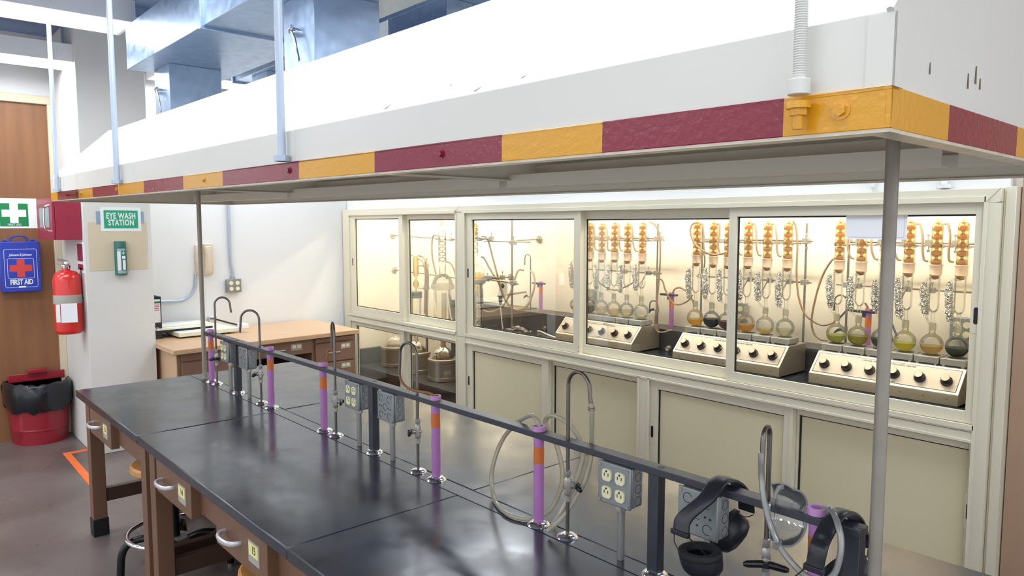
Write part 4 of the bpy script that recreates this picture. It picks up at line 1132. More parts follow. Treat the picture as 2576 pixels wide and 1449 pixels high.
# support lattices and clamps
LY = 3.955
def lattice(lab, xa, xb, ups):
    r = thing('support_lattice', lab, 'support lattice', (xa, LY, 0.915), 0, 'rod lattices behind the extractors')
    for x in ups: MB().cyl((x - xa, 0, 0), (x - xa, 0, 0.7), 0.0062, n=10).build('upright', 'rod_metal', r)
    for z in (1.515, 1.282): MB().cyl((-0.03, -0.013, z - 0.915), (xb - xa + 0.03, -0.013, z - 0.915), 0.0055, n=10).build('crossbar', 'rod_metal', r)
    for x in ups:
        for z in (1.515, 1.282):
            MB().box(x - xa - 0.016, x - xa + 0.016, -0.024, 0.012, z - 0.93, z - 0.9).cyl((x - xa + 0.016, -0.006, z - 0.915), (x - xa + 0.035, -0.006, z - 0.915), 0.004, n=8).sphere((x - xa + 0.036, -0.006, z - 0.915), 0.007, 6).build('boss_head', 'zinc', r, bevel=0.002)
    return r
lattice('rod lattice behind the heater by the crumpled foil', -3.72, -3.02, (-3.72, -3.03))
lattice('rod lattice behind the middle heater', -2.68, -1.99, (-2.68, -1.995))
lattice('rod lattice behind the heater under the paper notice', -1.78, -0.98, (-1.755, -0.97))
def clamp():
    r = thing('condenser_clamp', 'x', 'clamp', (0, 0, 0), 0, 'clamps holding the condensers')
    k = MB().box(0.018, 0.046, -0.012, 0.018, -0.016, 0.016).cyl((0.032, -0.004, 0.014), (0.032, -0.004, 0.032), 0.003, n=8).box(0.025, 0.039, -0.008, 0.0, 0.032, 0.044).cyl((0.034, 0.0, -0.016), (0.034, 0.0, -0.034), 0.003, n=8).box(0.027, 0.041, -0.004, 0.004, -0.046, -0.034)
    k.build('boss_head', 'zinc', r, bevel=0.002)
    MB().cyl((0.034, 0.04, -0.012), (0.014, -0.11, -0.012), 0.0048, n=8).build('clamp_arm', 'rod_metal', r)
    k = MB().tube(arc((0, -0.147, -0.012), 0.029, PI * 0.42, PI * 1.05, (1, 0, 0), (0, 1, 0), 8), 0.0065, 8, flat=(1.4, 0.6)).tube(arc((0, -0.147, -0.012), 0.029, PI * 0.38, -PI * 0.1, (1, 0, 0), (0, 1, 0), 8), 0.0065, 8, flat=(1.4, 0.6))
    k.cyl((0.03, -0.118, -0.012), (0.055, -0.118, -0.012), 0.0035, n=8).box(0.05, 0.062, -0.122, -0.114, -0.018, -0.006)
    k.build('clamp_jaws', 'zinc', r)
    return r
K0 = clamp(); first = True
for g in range(3):
    for i in range(6):
        lab = 'zinc clamp on the condenser %s from the desk over %s' % (ORD[i], HN[g])
        loc = (XS[g][i] + 0.002, LY - 0.013, 1.515)
        if first: K0.location = loc; K0['label'] = lab; first = False
        else: dup(K0, loc, None, lab)
def low_clamp():
    r = thing('spare_clamp', 'x', 'clamp', (0, 0, 0), 0, 'idle clamps on the lower rods')
    MB().box(-0.014, 0.014, -0.02, 0.014, -0.015, 0.015).cyl((0, -0.004, 0.014), (0, -0.004, 0.034), 0.003, n=8).sphere((0, -0.004, 0.037), (0.008, 0.003, 0.006), 6).build('boss_head', 'zinc', r, bevel=0.002)
    MB().cyl((0.0, -0.02, 0.01), (-0.02, -0.045, -0.055), 0.0042, n=8).build('clamp_arm', 'rod_metal', r)
    MB().tube(curve([(-0.02, -0.045, -0.055), (-0.012, -0.052, -0.07), (-0.022, -0.05, -0.085), (-0.03, -0.052, -0.1)], 4), 0.005, 6, flat=(1.6, 0.6)).tube(curve([(-0.02, -0.045, -0.055), (-0.034, -0.04, -0.064), (-0.042, -0.045, -0.078)], 4), 0.0045, 6, flat=(1.6, 0.6)).build('clamp_jaws', 'zinc', r)
    return r
L0 = low_clamp(); first = True
LC = ((-3.44, 0, 'second and third plates on ' + HN[0]), (-3.3, 0, 'third and fourth plates on ' + HN[0]), (-3.09, 0, 'fifth and sixth plates on ' + HN[0]), (-2.42, 0, 'second and third plates on ' + HN[1]), (-2.33, 0, 'third and fourth plates on ' + HN[1]), (-2.2, 0, 'fourth and fifth plates on ' + HN[1]), (-2.08, 0, 'fifth and sixth plates on ' + HN[1]),
      (-1.69, 0, 'first and second plates on ' + HN[2]), (-1.44, 0, 'third and fourth plates on ' + HN[2]), (-1.33, 0, 'fourth and fifth plates on ' + HN[2]))
for x, _, nm in LC:
    lab = 'idle clamp on the lower rod, %s' % nm
    loc = (x, LY - 0.013, 1.282)
    if first: L0.location = loc; L0['label'] = lab; first = False
    else: dup(L0, loc, None, lab)

# rubber hoses from condenser to condenser
def hose(name, lab, pts, rad, m_, grp=None, cat='hose', n=8):
    o = MB().tube(curve(pts, n), rad, 10).build(name, m_)
    return tag(o, lab, cat, grp)
HG = 'rubber hoses in the fume cupboard'
rs = random.Random(11)
for g in range(3):
    for i in range(5):
        a = Vector((XS[g][i] + 0.036, FYc - 0.01, CZ + 0.256)); c_ = Vector((XS[g][i + 1] - 0.031, FYc - 0.006, CZ + 0.076))
        w_ = rs.uniform(-0.006, 0.012)
        hose('rubber_hose', 'tan rubber hose linking the %s and %s condensers of %s' % (ORD[i], ORD[i + 1], HN[g]),
             [a, a + Vector((0.014, -0.006, -0.006)), a + Vector((0.02 + w_, -0.01, -0.06)), (a + c_) / 2 + Vector((-0.004 + w_, -0.012, -0.035)), c_ + Vector((-0.016, -0.008, 0.008)), c_], 0.0055, 'rubber_tan', HG)
Y1 = 3.77
def H(lab, px, y=Y1, rad=0.0055, m_='rubber_tan', name='rubber_hose', d=None):
    pts = [at(a, b_, y=(y if d is None else y + d * i / (len(px) - 1))) for i, (a, b_) in enumerate(px)]
    return hose(name, lab, pts, rad, m_, HG)
H('long tan hose dropping from the sixth condenser of ' + HN[0], [(1634, 558), (1648, 566), (1658, 590), (1661, 640), (1658, 700), (1652, 770), (1647, 810), (1652, 832), (1668, 836), (1690, 830)], 3.79, d=0.1)
H('tan hose sagging between the first lattice and the middle heater', [(1652, 700), (1666, 706), (1674, 730), (1690, 760), (1708, 766), (1730, 757), (1742, 742)], 3.9)
H('tan hose running from the purple pipe to the middle heater', [(1692, 738), (1698, 727), (1712, 724), (1730, 737), (1742, 755), (1745, 768)], 4.0)
H('tan hose looping down beside the first condenser of ' + HN[1], [(1751, 560), (1740, 566), (1737, 585), (1745, 608), (1762, 626), (1790, 640), (1812, 639), (1828, 634)], 3.75)
H('tan hose hanging behind the first condenser of ' + HN[1], [(1768, 632), (1773, 650), (1770, 680), (1764, 700)], 3.9)
H('long tan hose dropping from the sixth condenser of ' + HN[1], [(1995, 556), (2002, 570), (2006, 620), (2004, 680), (2008, 740), (2022, 785), (2045, 808), (2070, 818), (2095, 812), (2106, 800)], 3.78, d=0.12)
H('long tan hose curving down from the first condenser of ' + HN[2], [(2106, 646), (2090, 658), (2070, 692), (2054, 740), (2042, 800), (2046, 835), (2062, 853), (2082, 857)], 3.8, d=0.08)
H('short hose bent over the purple pipe of ' + HN[2], [(2176, 762), (2182, 772), (2186, 788)], 4.02)
H('dark hose running behind the fourth flask of ' + HN[2], [(2190, 780), (2215, 776), (2236, 800), (2252, 835), (2258, 852)], 3.98, m_='stopper')
H('tan hose crossing low behind the second and fourth extractors of ' + HN[0], [(1494, 690), (1512, 714), (1545, 730), (1580, 718), (1606, 702)], 3.92)
H('dark rubber hose rising behind the first extractor of ' + HN[2], [(2112, 800), (2132, 778), (2143, 764)], 3.96, m_='stopper')

# purple pipes, taps and sockets on the ledge
def ledge_pipe(x, lab):
    r = thing('ledge_standpipe', lab, 'standpipe', (x, 4.02, 0.915), 0, 'purple pipes on the cupboard ledge')
    MB().cyl((0, 0, 0), (0, 0, 0.215), 0.0155, n=20).build('pipe', 'purple', r)
    MB().tube([(0, 0, 0.14), (0, 0, 0.19)], 0.0158, 20, caps=False).build('band', 'orange_band', r)
    MB().cyl((0, 0, 0.215), (0, 0, 0.24), 0.0175, n=20).build('rim', 'purple_light', r)
    MB().box(-0.085, 0.04, -0.02, 0.016, 0.215, 0.228).box(-0.03, 0.0, -0.012, 0.012, 0.19, 0.215).build('rail_piece', 'rail_black', r, bevel=0.001)
ledge_pipe(-4.235, 'purple pipe on the ledge beside the crumpled foil and looped hoses')
ledge_pipe(-2.955, 'purple pipe on the ledge between ' + HN[0] + ' and the middle one')
ledge_pipe(-1.665, 'purple pipe on the ledge behind the second flask of ' + HN[2])
p_ = at(1128, 690, y=4.02)
ledge_pipe(p_.x, 'purple pipe top peeping out behind the large extraction apparatus')
def ledge_tap(x, z, lab):
    r = thing('ledge_tap', lab, 'tap', (x, 4.0, 0.915), 0, 'taps on the cupboard ledge')
    pts = [(0, 0, 0), (0, 0, z - 0.03)] + arc((-0.034, 0, z - 0.03), 0.034, 0, PI, (1, 0, 0), (0, 0, 1), 12)[1:] + [(-0.069, 0, z - 0.085)]
    MB().tube(pts, 0.0048, 10).build('spout', 'pipe_metal', r)
    MB().lathe([(0.005, 0.09), (0.009, 0.092), (0.01, 0.13), (0.006, 0.14)], n=8).cyl((0, 0, 0.11), (-0.012, -0.02, 0.11), 0.006, n=8).build('valve_body', 'zinc', r)
    MB().tube([(-0.012, -0.026, 0.118), (-0.03, -0.03, 0.114), (-0.05, -0.03, 0.095)], [0.008, 0.008, 0.004], 8).build('lever', 'black_gloss', r)
ledge_tap(-4.335, 0.45, 'swan neck tap on the ledge feeding two tan hoses beside the purple pipe')
ledge_tap(-3.055, 0.17, 'short tap with black lever on the ledge beside ' + HN[0])
ledge_tap(-1.775, 0.3, 'tap behind the first flask of ' + HN[2])
def ledge_socket(x, z, lab):
    r = thing('ledge_socket', lab, 'outlet box', (x, BY, z), 0, 'sockets on the cupboard back')
    MB().box(-0.055, 0.055, -0.035, 0, -0.06, 0.06).build('box', 'box_grey', r, bevel=0.004)
    for sx in (-0.022, 0.022):
        for sz in (-0.024, 0.024): MB().cyl((sx, -0.04, sz), (sx, -0.035, sz), 0.0165, n=16).build('receptacle', 'ivory', r)
    MB().cyl((0, -0.018, 0.915 - z), (0, -0.018, -0.058), 0.01, n=10).build('conduit', 'conduit_grey', r)
ledge_socket(-3.775, 1.06, 'grey socket box behind the brown flask of ' + HN[0])
ledge_socket(-2.5, 1.055, 'grey socket box behind the golden flask of the middle heater')
ledge_socket(-1.235, 1.08, 'grey socket box behind the last dark flask of ' + HN[2])

# crumpled foil, cord end and plug on the worktop
rs = random.Random(21)
p = at(1310, 828, z=ZC + 0.02)
k = MB(); pts = []; rad = []
for j in range(16):
    t = j / 15; pts.append((-0.1 + 0.24 * t, 0.02 * math.sin(t * 5) + rs.uniform(-.006, .006), 0.016 + 0.008 * math.sin(t * 7))); rad.append(max(0.006, 0.018 * math.sin(PI * min(0.93, t + 0.12)) * rs.uniform(0.75, 1.2)))
k.tube(pts, rad, 12)
for q in k.v: q += Vector((rs.uniform(-.004, .004), rs.uniform(-.006, .006), rs.uniform(-.004, .004))); q.z = max(0.001, q.z)
o = k.build('crumpled_foil', 'foil', None, smooth=False); o.location = (p.x, p.y, ZC); tag(o, 'crumpled strip of foil lying on the black cupboard worktop', 'foil')
pts = [at(a, b_, z=ZC + 0.008) for a, b_ in ((1352, 833), (1362, 835), (1380, 843), (1400, 850))]
tag(MB().tube(curve(pts, 5), 0.006, 8).build('power_cord', 'cord_white'), 'white cord lying on the worktop in front of the first heater', 'cord')
p = at(1361, 829, z=ZC + 0.012)
o = MB().cyl((0, 0, 0), (0, 0.03, 0.008), 0.016, n=16).build('cord_grommet', 'zinc'); o.location = (p.x, p.y + 0.03, ZC + 0.016); tag(o, 'round grey cord plug on the worktop beside the white cord', 'plug')
p = at(1684, 880, z=ZC + 0.012)
o = MB().cyl((0, -0.012, 0), (0, 0.016, 0.006), 0.016, n=16).tube(curve([(0, -0.012, 0), (0.012, -0.03, -0.002), (0.03, -0.035, -0.004)], 4), 0.006, 8).build('cord_plug', 'zinc'); o.location = (p.x - 0.012, p.y, ZC + 0.0165); tag(o, 'grey plug with white cord between the first and middle heaters', 'plug')
# ------------------------------------------------------------------ heating mantles and big flasks in the low bay
def mantle():
    r = thing('heating_mantle', 'x', 'heating mantle', (0, 0, 0), 0, 'heating mantles in the low bay')
    MB().lathe([(0.128, 0.03), (0.128, 0.162)], n=40).build('body', 'mantle_alu', r)
    MB().lathe([(0.0001, 0.0), (0.122, 0.0), (0.131, 0.006), (0.131, 0.034), (0.128, 0.036)], n=40).build('base_band', 'steel', r)
    MB().lathe([(0.128, 0.16), (0.132, 0.164), (0.132, 0.184), (0.126, 0.188), (0.1, 0.188), (0.095, 0.18), (0.09, 0.14), (0.06, 0.1), (0.0001, 0.09)], n=40).build('top_ring', 'steel', r)
    return r
MS = ((-5.86, 3.66), (-5.47, 3.64), (-5.04, 3.63), (-4.58, 3.6))
MLAB = ('heating mantle in the low bay closest to the desk', 'heating mantle in the low bay, second from the desk', 'heating mantle in the low bay with the brownish flask', 'heating mantle half hidden by the cupboard post')
m0 = mantle(); m0.location = (MS[0][0], MS[0][1], 0.28); m0['label'] = MLAB[0]
for i in range(1, 4): dup(m0, (MS[i][0], MS[i][1], 0.28), None, MLAB[i])
def big_flask(loc, lab, m_):
    r = thing('boiling_flask', lab, 'flask', loc, 0, 'big flasks in the heating mantles')
    R_ = 0.094
    prof = [(0.0001, 0)] + [(R_ * math.cos(a), R_ + R_ * math.sin(a)) for a in [-PI / 2 + i * PI / 18 for i in range(1, 17)]] + [(0.026, 0.19), (0.022, 0.205), (0.022, 0.25), (0.026, 0.255)]
    MB().lathe(prof, n=32).build('glass', m_, r)
    return r
thin_glass('smoked_glass', (220, 206, 184), body=0.35, bodycol=(170, 150, 124), refl=1.6)
thin_glass('hazy_glass', (240, 234, 216), body=0.16, bodycol=(226, 212, 180), refl=1.6)
big_flask((MS[0][0], MS[0][1], 0.375), 'big clear round flask in the mantle closest to the desk', 'lab_glass')
big_flask((MS[1][0], MS[1][1], 0.375), 'big hazy round flask in the mantle second from the desk', 'hazy_glass')
big_flask((MS[2][0], MS[2][1], 0.375), 'big brownish round flask in the third mantle', 'smoked_glass')

# tall glass rigs above the mantles
def bulbs(n_, z0, dz, rr, neck):
    pr = [(neck, z0 - dz * 0.6)]
    for b_ in range(n_):
        for j in range(9):
            a = -PI / 2 + PI * j / 8
            pr.append((max(neck, rr * math.cos(a)), z0 + b_ * dz + dz * 0.46 * math.sin(a)))
    pr.append((neck, z0 + n_ * dz))
    return pr
X, Y = MS[2][0], MS[2][1]
r = thing('large_extraction_rig', 'tall clear glass extraction rig with a wide collar above the third mantle', 'extraction rig', (X, Y, 0.64))
def z_(v): return v - 0.64
MB().lathe([(0.02, z_(0.645)), (0.02, z_(0.7)), (0.03, z_(0.74)), (0.07, z_(0.78)), (0.078, z_(0.82)), (0.078, z_(1.05)), (0.084, z_(1.07))], n=32).build('glass_body', 'lab_glass', r)
MB().lathe([(0.086, z_(1.06)), (0.1, z_(1.065)), (0.1, z_(1.1)), (0.086, z_(1.105))], n=32).build('collar', 'joint_glass', r)
MB().lathe([(0.09, z_(1.1)), (0.086, z_(1.13)), (0.06, z_(1.175)), (0.03, z_(1.19)), (0.028, z_(1.255)), (0.034, z_(1.26)), (0.034, z_(1.27))], n=32).build('bell', 'lab_glass', r)
MB().lathe([(0.034, z_(1.285)), (0.036, z_(1.3)), (0.036, z_(1.53)), (0.02, z_(1.555)), (0.012, z_(1.57)), (0.012, z_(1.62))], n=24).build('condenser_jacket', 'lab_glass', r)
MB().lathe(bulbs(5, z_(1.315), 0.045, 0.03, 0.01), n=24).build('condenser_bulbs', 'lab_glass', r)
MB().tube([(0.018, 0, z_(0.8)), (0.02, 0, z_(1.03))], 0.02, 14).build('thimble', 'joint_glass', r)
MB().lathe([(0.012, z_(1.6)), (0.02, z_(1.63)), (0.02, z_(1.66))], n=12).build('stopper', 'frost', r)
X1_, Y1_ = MS[1][0] + 0.01, MS[1][1]
r = thing('small_extraction_rig', 'slim glass column with dark stopper above the second mantle', 'extraction rig', (X1_, Y1_, 0.62))
def z_(v): return v - 0.62
MB().lathe([(0.02, z_(0.635)), (0.02, z_(0.68)), (0.045, z_(0.72)), (0.045, z_(0.96))], n=24).build('glass_body', 'lab_glass', r)
MB().lathe([(0.05, z_(0.955)), (0.054, z_(0.96)), (0.054, z_(0.975)), (0.05, z_(0.98)), (0.054, z_(0.99)), (0.054, z_(1.01)), (0.0001, z_(1.012))], n=24).build('stopper', 'stopper', r)
MB().lathe([(0.008, z_(1.01)), (0.008, z_(1.04)), (0.026, z_(1.065)), (0.026, z_(1.09)), (0.008, z_(1.12)), (0.008, z_(1.14)), (0.022, z_(1.16)), (0.024, z_(1.18)), (0.024, z_(1.3)), (0.012, z_(1.33))], n=20).build('condenser', 'yellow_coil', r)
MB().tube([(0, 0, z_(1.315)), (-0.04, -0.01, z_(1.335)), (-0.055, -0.012, z_(1.325))], 0.005, 8).build('side_nozzle', 'lab_glass', r)
X3, Y3 = MS[3][0] + 0.02, MS[3][1]
r = thing('yellow_topped_rig', 'glass extraction rig with yellow coil top standing by the cupboard post', 'extraction rig', (X3, Y3, 0.47))
def z_(v): return v - 0.47
MB().lathe([(0.03, z_(0.47)), (0.03, z_(0.7)), (0.07, z_(0.75)), (0.07, z_(1.13)), (0.076, z_(1.14))], n=28).build('glass_body', 'hazy_glass', r)
MB().lathe([(0.078, z_(1.14)), (0.088, z_(1.145)), (0.088, z_(1.175)), (0.078, z_(1.18))], n=28).build('collar', 'zinc', r)
MB().lathe([(0.079, z_(1.18)), (0.079, z_(1.225))], n=28).build('liquid_band', 'tan_liquid', r)
MB().lathe([(0.082, z_(1.18)), (0.08, z_(1.25)), (0.05, z_(1.29)), (0.026, z_(1.3)), (0.026, z_(1.36)), (0.03, z_(1.37))], n=28).build('bell', 'lab_glass', r)
MB().lathe([(0.028, z_(1.37)), (0.032, z_(1.385)), (0.032, z_(1.54)), (0.032, z_(1.6)), (0.016, z_(1.615))], n=24).build('condenser_jacket', 'lab_glass', r)
MB().lathe(bulbs(3, z_(1.405), 0.05, 0.027, 0.01), n=24).build('condenser_bulbs', 'lab_glass', r)
MB().lathe(bulbs(3, z_(1.54), 0.03, 0.03, 0.02), n=24).build('yellow_coil', 'yellow_coil', r)
pts = []; rad = []; rs = random.Random(31)
for j in range(30):
    t = j / 29
    pts.append((0.075 + 0.018 * math.sin(t * 2.6) + rs.uniform(-.002, .002), -0.04, z_(1.07 - 0.29 * t))); rad.append(0.0185 * rs.uniform(0.85, 1.12) * min(1, 0.6 + t * 4))
k = MB().tube(pts, rad, 14)
for q in k.v: q += Vector((rs.uniform(-.003, .003), rs.uniform(-.003, .003), rs.uniform(-.002, .002)))
k.build('foil_wrap', 'foil', r, smooth=False)
MB().tube(curve([(0.07, -0.03, z_(1.12)), (0.09, -0.04, z_(1.1)), pts[0]], 4), 0.009, 8).build('side_arm', 'lab_glass', r)

# rods with round wall flanges
def wall_rod(name, lab, a, b_, nrm, rad=0.006, disc=0.032):
    a, b_ = Vector(a), Vector(b_); nrm = Vector(nrm)
    r = thing(name, lab, 'rod', a, 0, 'rods fixed to the cupboard walls')
    MB().cyl((0, 0, 0), nrm * 0.012, disc, n=24).cyl(nrm * 0.012, nrm * 0.024, 0.014, n=16).build('flange', 'zinc', r, bevel=0.002)
    MB().cyl(nrm * 0.02, b_ - a, rad, n=10).build('rod', 'rod_metal', r)
    return r
XL = -6.14
a = at(988, 592, x=XL); wall_rod('wall_rod', 'upper rod on a round flange inside the end pane beside the white wall', a, at(1160, 604, y=3.74), (1, 0, 0))
a = at(992, 679, x=XL); wall_rod('wall_rod', 'lower rod on a round flange inside the end pane beside the white wall', a, at(1150, 700, y=3.76), (1, 0, 0))
a = at(1357, 602, y=BY); wall_rod('wall_rod', 'upper rod on a round flange above the purple pipe and looped hoses', a, at(1302, 605, y=3.9), (0, -1, 0))
a = at(1286, 697, y=BY); wall_rod('wall_rod', 'lower rod on a round flange behind the looped tan hoses', a, at(1226, 703, y=3.9), (0, -1, 0))
p = at(1288, 830, z=ZC)
r = thing('retort_stand', 'pale upright rod on a small foot between the foil column and the looped hoses', 'retort stand', (p.x, p.y, ZC))
MB().cyl((0, 0, 0), (0, 0, 1.0), 0.0085, n=12).build('upright', 'rod_metal', r)
MB().box(-0.05, 0.04, -0.03, 0.03, 0, 0.008).build('foot', 'zinc', r, bevel=0.002)
yy = p.y - 0.02
for nm, A_, B_ in (('upper', (1216, 606), (1334, 609)), ('lower', (1228, 703), (1304, 714))):
    a, b_ = at(*A_, y=yy), at(*B_, y=yy)
    MB().cyl(a, b_, 0.0058, n=10).build('crossbar', 'rod_metal', r, 'w')
    c_ = at(1290, A_[1] + (4 if nm == 'upper' else 9), y=yy)
    MB().box(c_.x - 0.02, c_.x + 0.02, yy - 0.012, yy + 0.028, c_.z - 0.018, c_.z + 0.018).cyl((c_.x - 0.04, yy, c_.z), (c_.x - 0.02, yy, c_.z), 0.004).sphere((c_.x - 0.045, yy, c_.z), 0.009, 6).cyl((c_.x + 0.008, yy, c_.z + 0.018), (c_.x + 0.008, yy, c_.z + 0.04), 0.004).sphere((c_.x + 0.008, yy, c_.z + 0.046), (0.011, 0.004, 0.008), 6).build('boss_head', 'zinc', r, 'w', bevel=0.002)
for nm, px, lab in (('a', (1236, 600), 'clamp with a wing screw on the upper rod by the yellow topped rig'), ('b', (1226, 702), 'clamp with a wing screw on the lower rod by the yellow topped rig'), ('c', (1264, 698), 'clamp in the middle of the lower rods behind the hoses'), ('d', (1136, 602), 'clamp on the upper rod beside the large extraction rig')):
    c_ = at(*px, y=3.74)
    r = thing('rod_clamp', lab, 'clamp', c_, 0, 'clamps on the rods of the low bay')
    MB().box(-0.018, 0.018, -0.014, 0.014, -0.018, 0.018).cyl((0, 0, 0.018), (0, 0, 0.036), 0.004, n=8).sphere((0, 0, 0.044), (0.012, 0.004, 0.01), 6).build('boss_head', 'zinc', r, bevel=0.002)
    MB().cyl((-0.07, -0.03, -0.004), (0.0, 0, -0.004), 0.006, n=8).build('clamp_arm', 'rod_metal', r)
    MB().tube([(-0.065, -0.03, -0.004), (-0.1, -0.03, -0.012), (-0.13, -0.05, -0.012)], 0.007, 8, flat=(1.4, 0.6)).tube([(-0.065, -0.03, -0.004), (-0.1, -0.055, 0.006), (-0.13, -0.075, 0.004)], 0.007, 8, flat=(1.4, 0.6)).build('clamp_jaws', 'zinc', r)
# stand of the slim column
p = at(1073, 790, y=3.7)
r = thing('column_stand', 'grey upright rod with clamps beside the slim glass column', 'retort stand', (p.x, 3.7, 0.28))
zt = at(1073, 650, y=3.7).z
MB().cyl((0, 0, 0), (0, 0, zt - 0.28), 0.012, n=12).build('upright', 'rod_metal', r)
for zz in (at(1070, 668, y=3.7).z, at(1070, 724, y=3.7).z):
    MB().cyl((0, -0.01, zz - 0.28), (X1_ - p.x + 0.03, Y1_ - 3.7, zz - 0.28), 0.006, n=8).box(-0.022, 0.022, -0.022, 0.022, zz - 0.295, zz - 0.265).build('clamp', 'zinc', r, bevel=0.002)
HL_ = 'hoses of the low bay'
def H2(lab, px, y, rad=0.0075, m_='rubber_tan', d=0):
    n_ = len(px)
    return hose('rubber_hose', lab, [at(a, b_, y=y + d * i / (n_ - 1)) for i, (a, b_) in enumerate(px)], rad, m_, HL_)
H2('tan hose arching from the slim column top down its stand', [(1049, 651), (1058, 653), (1066, 664), (1070, 690), (1069, 730), (1068, 790)], 3.66)
H2('second tan hose arching from the slim column, tight against the stand', [(1052, 643), (1064, 646), (1073, 662), (1077, 690), (1076, 740), (1074, 790)], 3.68)
H2('tan hose arching off the condenser of the large extraction rig', [(1100, 593), (1092, 592), (1087, 604), (1087, 640), (1091, 665), (1097, 690)], 3.62)
H2('tan hose from the foot of the large rig condenser to the cupboard post', [(1124, 658), (1134, 663), (1143, 680), (1147, 700), (1147, 735)], 3.64)
H2('tan hose from the yellow topped rig looping low behind the stand', [(1211, 594), (1222, 597), (1230, 612), (1240, 650), (1254, 702), (1268, 745), (1283, 770), (1303, 777), (1325, 768), (1338, 745), (1345, 715), (1342, 690), (1335, 681)], 3.7, d=0.25)
H2('tan hose from the middle of the yellow topped rig looping under the tap', [(1210, 646), (1218, 650), (1230, 672), (1243, 694), (1256, 715), (1266, 745), (1280, 768), (1300, 780), (1322, 774), (1336, 755)], 3.66, d=0.22)
H2('tan hose from the tap curving back past the stand to the corner', [(1318, 680), (1304, 680), (1296, 700), (1286, 730), (1272, 760), (1255, 778), (1230, 785), (1210, 778)], 3.95, d=-0.2)
H2('thin white hose hanging down to the worktop beside the stand', [(1259, 772), (1261, 795), (1263, 815), (1265, 828)], 3.8, 0.005, 'cord_white')
p = at(1259, 755, y=3.84)
r = thing('gas_nozzle', 'grey tapered nozzle with pale cover behind the looped hoses', 'nozzle', (p.x, 3.84, p.z))
MB().lathe([(0.008, -0.04), (0.016, -0.01), (0.018, 0.03), (0.03, 0.032), (0.03, 0.036), (0.0001, 0.036)], n=14).build('nozzle', 'stopper', r)
MB().box(-0.05, 0.05, 0.02, 0.03, 0.04, 0.15).build('cover', 'paper', r)
MB().sphere((0.04, -0.02, 0.12), 0.022, 10).build('knob', 'black_gloss', r)
MB().cyl((0, 0.01, 0.036), (0, BY - 3.84, 0.05), 0.008, n=8).build('pipe', 'rod_metal', r)
H2('white hose curling at the foot of the large extraction rig', [(1124, 735), (1130, 770), (1135, 800), (1142, 812), (1150, 810)], 3.55, 0.005, 'cord_white')

# ------------------------------------------------------------------ hoses on the bench
BH_ = 'hoses on the bench'
YH = 1.405
def HB(lab, px, m_, rad, ys, cat='hose', name='bench_hose'):
    n_ = len(px)
    ys = ys if isinstance(ys, (list, tuple)) else [ys] * n_
    pts = []
    for (a, b_), y_ in zip(px, ys):
        q = at(a, b_, y=y_)
        pts.append(q if q.z > BT + rad + 0.001 else at(a, b_, z=BT + rad + 0.001))
    return hose(name, lab, pts, rad, m_, BH_, cat, 8)
HB('milky hose looping out of the purple pipe and round behind the rail', [(1360, 1092), (1357, 1076), (1348, 1052), (1331, 1046), (1300, 1064), (1265, 1105), (1243, 1160), (1236, 1210), (1246, 1260), (1275, 1292), (1320, 1305), (1362, 1298), (1392, 1272), (1414, 1215), (1412, 1165), (1398, 1115), (1381, 1082), (1372, 1062), (1378, 1049), (1392, 1045), (1418, 1057), (1446, 1084), (1463, 1120), (1465, 1155), (1452, 1200), (1436, 1240), (1412, 1285), (1392, 1318), (1383, 1330)],
   'clear_hose', 0.0066, [1.37, 1.37, 1.372, 1.385, 1.41, 1.42, 1.42, 1.42, 1.42, 1.42, 1.42, 1.425, 1.43, 1.44, 1.44, 1.435, 1.42, 1.415, 1.41, 1.41, 1.41, 1.415, 1.42, 1.42, 1.41, 1.395, 1.37, 1.345, 1.335])
HB('milky hose hanging from the swan neck tap and ending on the bench', [(1487, 1014), (1489, 1040), (1489, 1085), (1488, 1130), (1483, 1170), (1470, 1212), (1446, 1255), (1415, 1300), (1388, 1328), (1378, 1335)],
   'clear_hose', 0.0066, [1.362, 1.362, 1.385, 1.41, 1.415, 1.41, 1.395, 1.36, 1.34, 1.335])
p = at(1488, 1026, y=1.362)
tag(MB().tube(arc(p, 0.0078, 0, 2 * PI, (1, 0, 0), (0, 1, 0), 16)[:-1], 0.0016, 6, closed=True).tube(arc(p + Vector((0, 0, -0.005)), 0.0078, 0, 2 * PI, (1, 0, 0), (0, 1, 0), 16)[:-1], 0.0016, 6, closed=True).build('hose_clamp', 'stain'), 'rusty wire clip round the milky hose at the tap spout', 'hose clip')
HB('curved amber tube from the swan neck tap into the purple standpipe', [(1005, 928), (1006, 945), (1012, 962), (1030, 978), (1055, 985), (1078, 989), (1094, 997), (1101, 1008)], 'rubber_brown', 0.0048, [1.348, 1.348, 1.348, 1.35, 1.352, 1.355, 1.36, 1.363])
HB('short amber tube from the narrow tap into the purple standpipe', [(826, 878), (824, 888), (820, 905), (816, 922)], 'rubber_brown', 0.0045, [1.384, 1.382, 1.372, 1.355])
HB('clear hose from the tap sagging below the goggles and up into the purple pipe', [(1915, 1138), (1915, 1165), (1916, 1205), (1921, 1250), (1932, 1300), (1948, 1345), (1968, 1385), (1996, 1420), (2030, 1450), (2070, 1462), (2098, 1445), (2112, 1405), (2116, 1360), (2108, 1320), (2095, 1288), (2080, 1277), (2068, 1283), (2064, 1302)], 'clear_hose_fresh', 0.0062, [1.325, 1.325, 1.34, 1.335, 1.33, 1.325, 1.32, 1.315, 1.31, 1.31, 1.315, 1.32, 1.325, 1.335, 1.355, 1.37, 1.379, 1.379])

